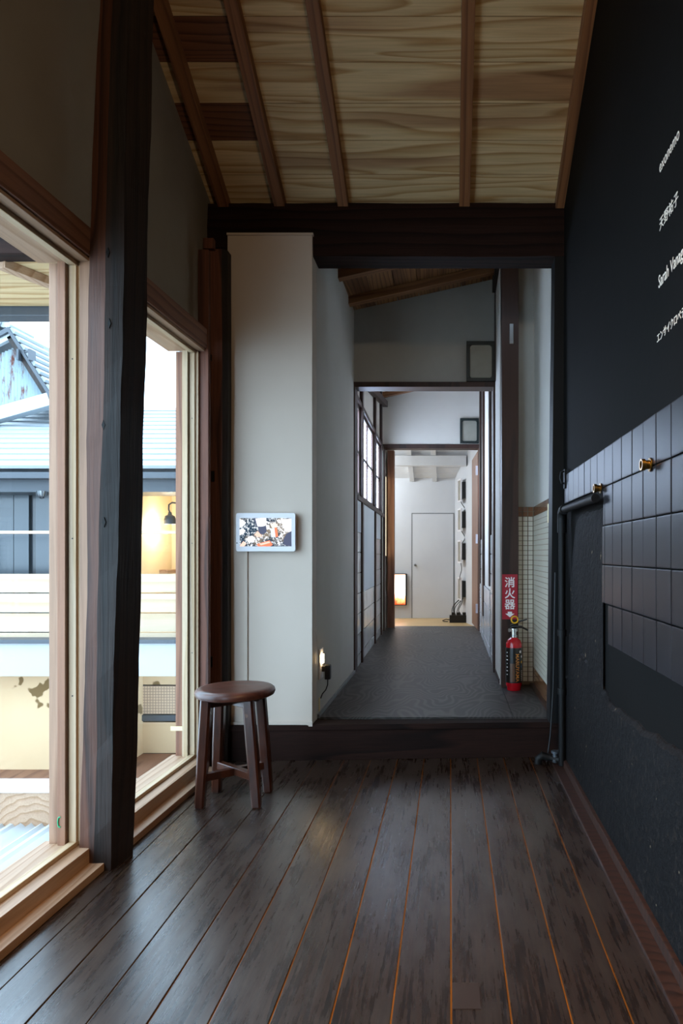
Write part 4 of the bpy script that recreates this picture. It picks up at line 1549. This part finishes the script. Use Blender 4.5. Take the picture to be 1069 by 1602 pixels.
# stepped metal roof
nrow = 13
M['roof_metal'] = plain('pale_metal_roof', '#8d9499', .45, .1)
p0 = (5.55, 1.70)
p1 = (8.0, 2.70)
an = math.atan2(p1[1] - p0[1], p1[0] - p0[0])
L = math.hypot(p1[0] - p0[0], p1[1] - p0[1]) / nrow
for i in range(nrow):
    t = i / nrow
    y, z = p0[0] + (p1[0] - p0[0]) * t, p0[1] + (p1[1] - p0[1]) * t
    MB().box(-2.6, 1.25, -.02, L + .01, 0, .028).build('roof_panel', 'roof_metal', OB, .003, loc=(0, y - 6, z + 2.8), rot=(an - .06, 0, 0))
MB().prism([(-2.6, -.30), (1.25, -.30), (1.25, 2.0), (-2.6, 2.0)], lambda x, y: 4.40 + (y + .45) * .41, lambda x, y: 4.47 + (y + .45) * .41).build('roof_deck', 'grey_dark', OB)
MB().box(-2.6, 1.25, 1.9, 2.0, 0, 5.3).build('rear_wall', 'fascia', OB)
BL = empty('bulkhead_lamp', (PX(65, 5.6), 5.60, PZ(772, 5.6) + .02))
tag(BL, 'small caged bulkhead lamp under the eave across the courtyard', 'lamp')
MB().lathe([(.0, -.05), (.02, -.045), (.03, -.02), (.03, 0), (0, 0)], n=14).build('bulb', 'grey_metal', BL)
for q in range(4):
    a = q * math.pi / 4
    MB().tube([(.038 * math.cos(a) * s_, .038 * math.sin(a) * s_, z_) for s_, z_ in ((-1, 0), (-.95, -.03), (-.5, -.055), (0, -.062), (.5, -.055), (.95, -.03), (1, 0))], .003, 6).build('cage_bar', 'grey_dark', BL)

# rusty shed above the roof
YS = 7.0
SH = empty('rusty_shed', (PX(28, YS), YS, 2.2))
tag(SH, 'old corrugated shed gable streaked with rust above the metal roof', 'shed')
ox = PX(28, YS)


def sp_(px, py, Y=YS):
    return (PX(px, Y) - ox, Y - YS, PZ(py, Y) - 2.2)


m = MB()
vs, fs = [], []
nst = 110
for i in range(nst + 1):
    px = -60 + 138 * i / nst
    yt = 541 + (px - 28) * 1.55 if px > 28 else 541 - (px - 28) * .45
    a, b = sp_(px, yt), sp_(px, 656 - .28 * px)
    yy = .012 * math.sin(i * 2 * math.pi / 4)
    vs += [(a[0], yy, a[2]), (b[0], yy, b[2])]
for i in range(nst):
    fs.append((i * 2, i * 2 + 1, i * 2 + 3, i * 2 + 2))
m.add(vs, fs, 0, True)
m.build('gable_sheet', 'rust', SH)
a, b = Vector(sp_(24, 528)), Vector(sp_(95, 640))
for i, (dy, wd, hh, mt) in enumerate(((-.06, .05, .09, 'old_dark'),)):
    MB().bar(a + Vector((0, dy, 0)), b + Vector((0, dy, 0)), wd, hh, up=(0, 0, 1)).build('verge_board', mt, SH, .003)
c_ = Vector(sp_(-60, 572))
MB().bar(a + Vector((0, -.06, 0)), c_ + Vector((0, -.06, 0)), .05, .07).build('verge_board', 'fascia', SH, .003)
up = Vector((0, 0, .05))
for p, q in ((a, b), (a, c_)):
    MB().hexa([p + Vector((0, -.12, .02)), q + Vector((0, -.12, .02)), q + Vector((0, 1.6, .02)), p + Vector((0, 1.6, .02)),
               p + Vector((0, -.12, .07)), q + Vector((0, -.12, .07)), q + Vector((0, 1.6, .07)), p + Vector((0, 1.6, .07))]).build('roof_slope', 'grey_dark', SH)
for i in range(9):
    t = (i + .5) / 9
    p = a.lerp(b, t) + Vector((0, -.1, .075))
    MB().tube([p, p + Vector((0, .5, 0))], .035, 8).build('roof_tile', 'roof_metal', SH)
for i in range(6):
    p = a + Vector((-.02 - .05 * i, -.10 + .02 * (i % 2), .10 + .012 * (i % 3)))
    MB().tube([p, p + Vector((0, .4, .0))], .035, 8).build('ridge_tile', 'roof_metal', SH)
MB().bar(sp_(-60, 666, 6.95), sp_(82, 626, 6.95), .13, .13).build('flashing', 'fascia', SH, .004)
for px_ in (32, 50):
    MB().bar(sp_(px_, 548, 6.9), sp_(px_, 565, 6.9), .02, .10, up=(0, 1, 0)).build('bracket', 'grey_dark', SH)
MB().bar(sp_(32, 552, 6.9), sp_(50, 549, 6.9), .015, .015).build('bracket_rod', 'grey_dark', SH)

# courtyard ground
struct(box('ground', (-12, -1.32, -6, 12, -2.9, -2.8), 'mortar_brown', center=False))
struct(box('wall_outer', (-1.32, -1.30, -1.4, 3.5, -2.8, -0.38), 'grey_plaster', center=False))
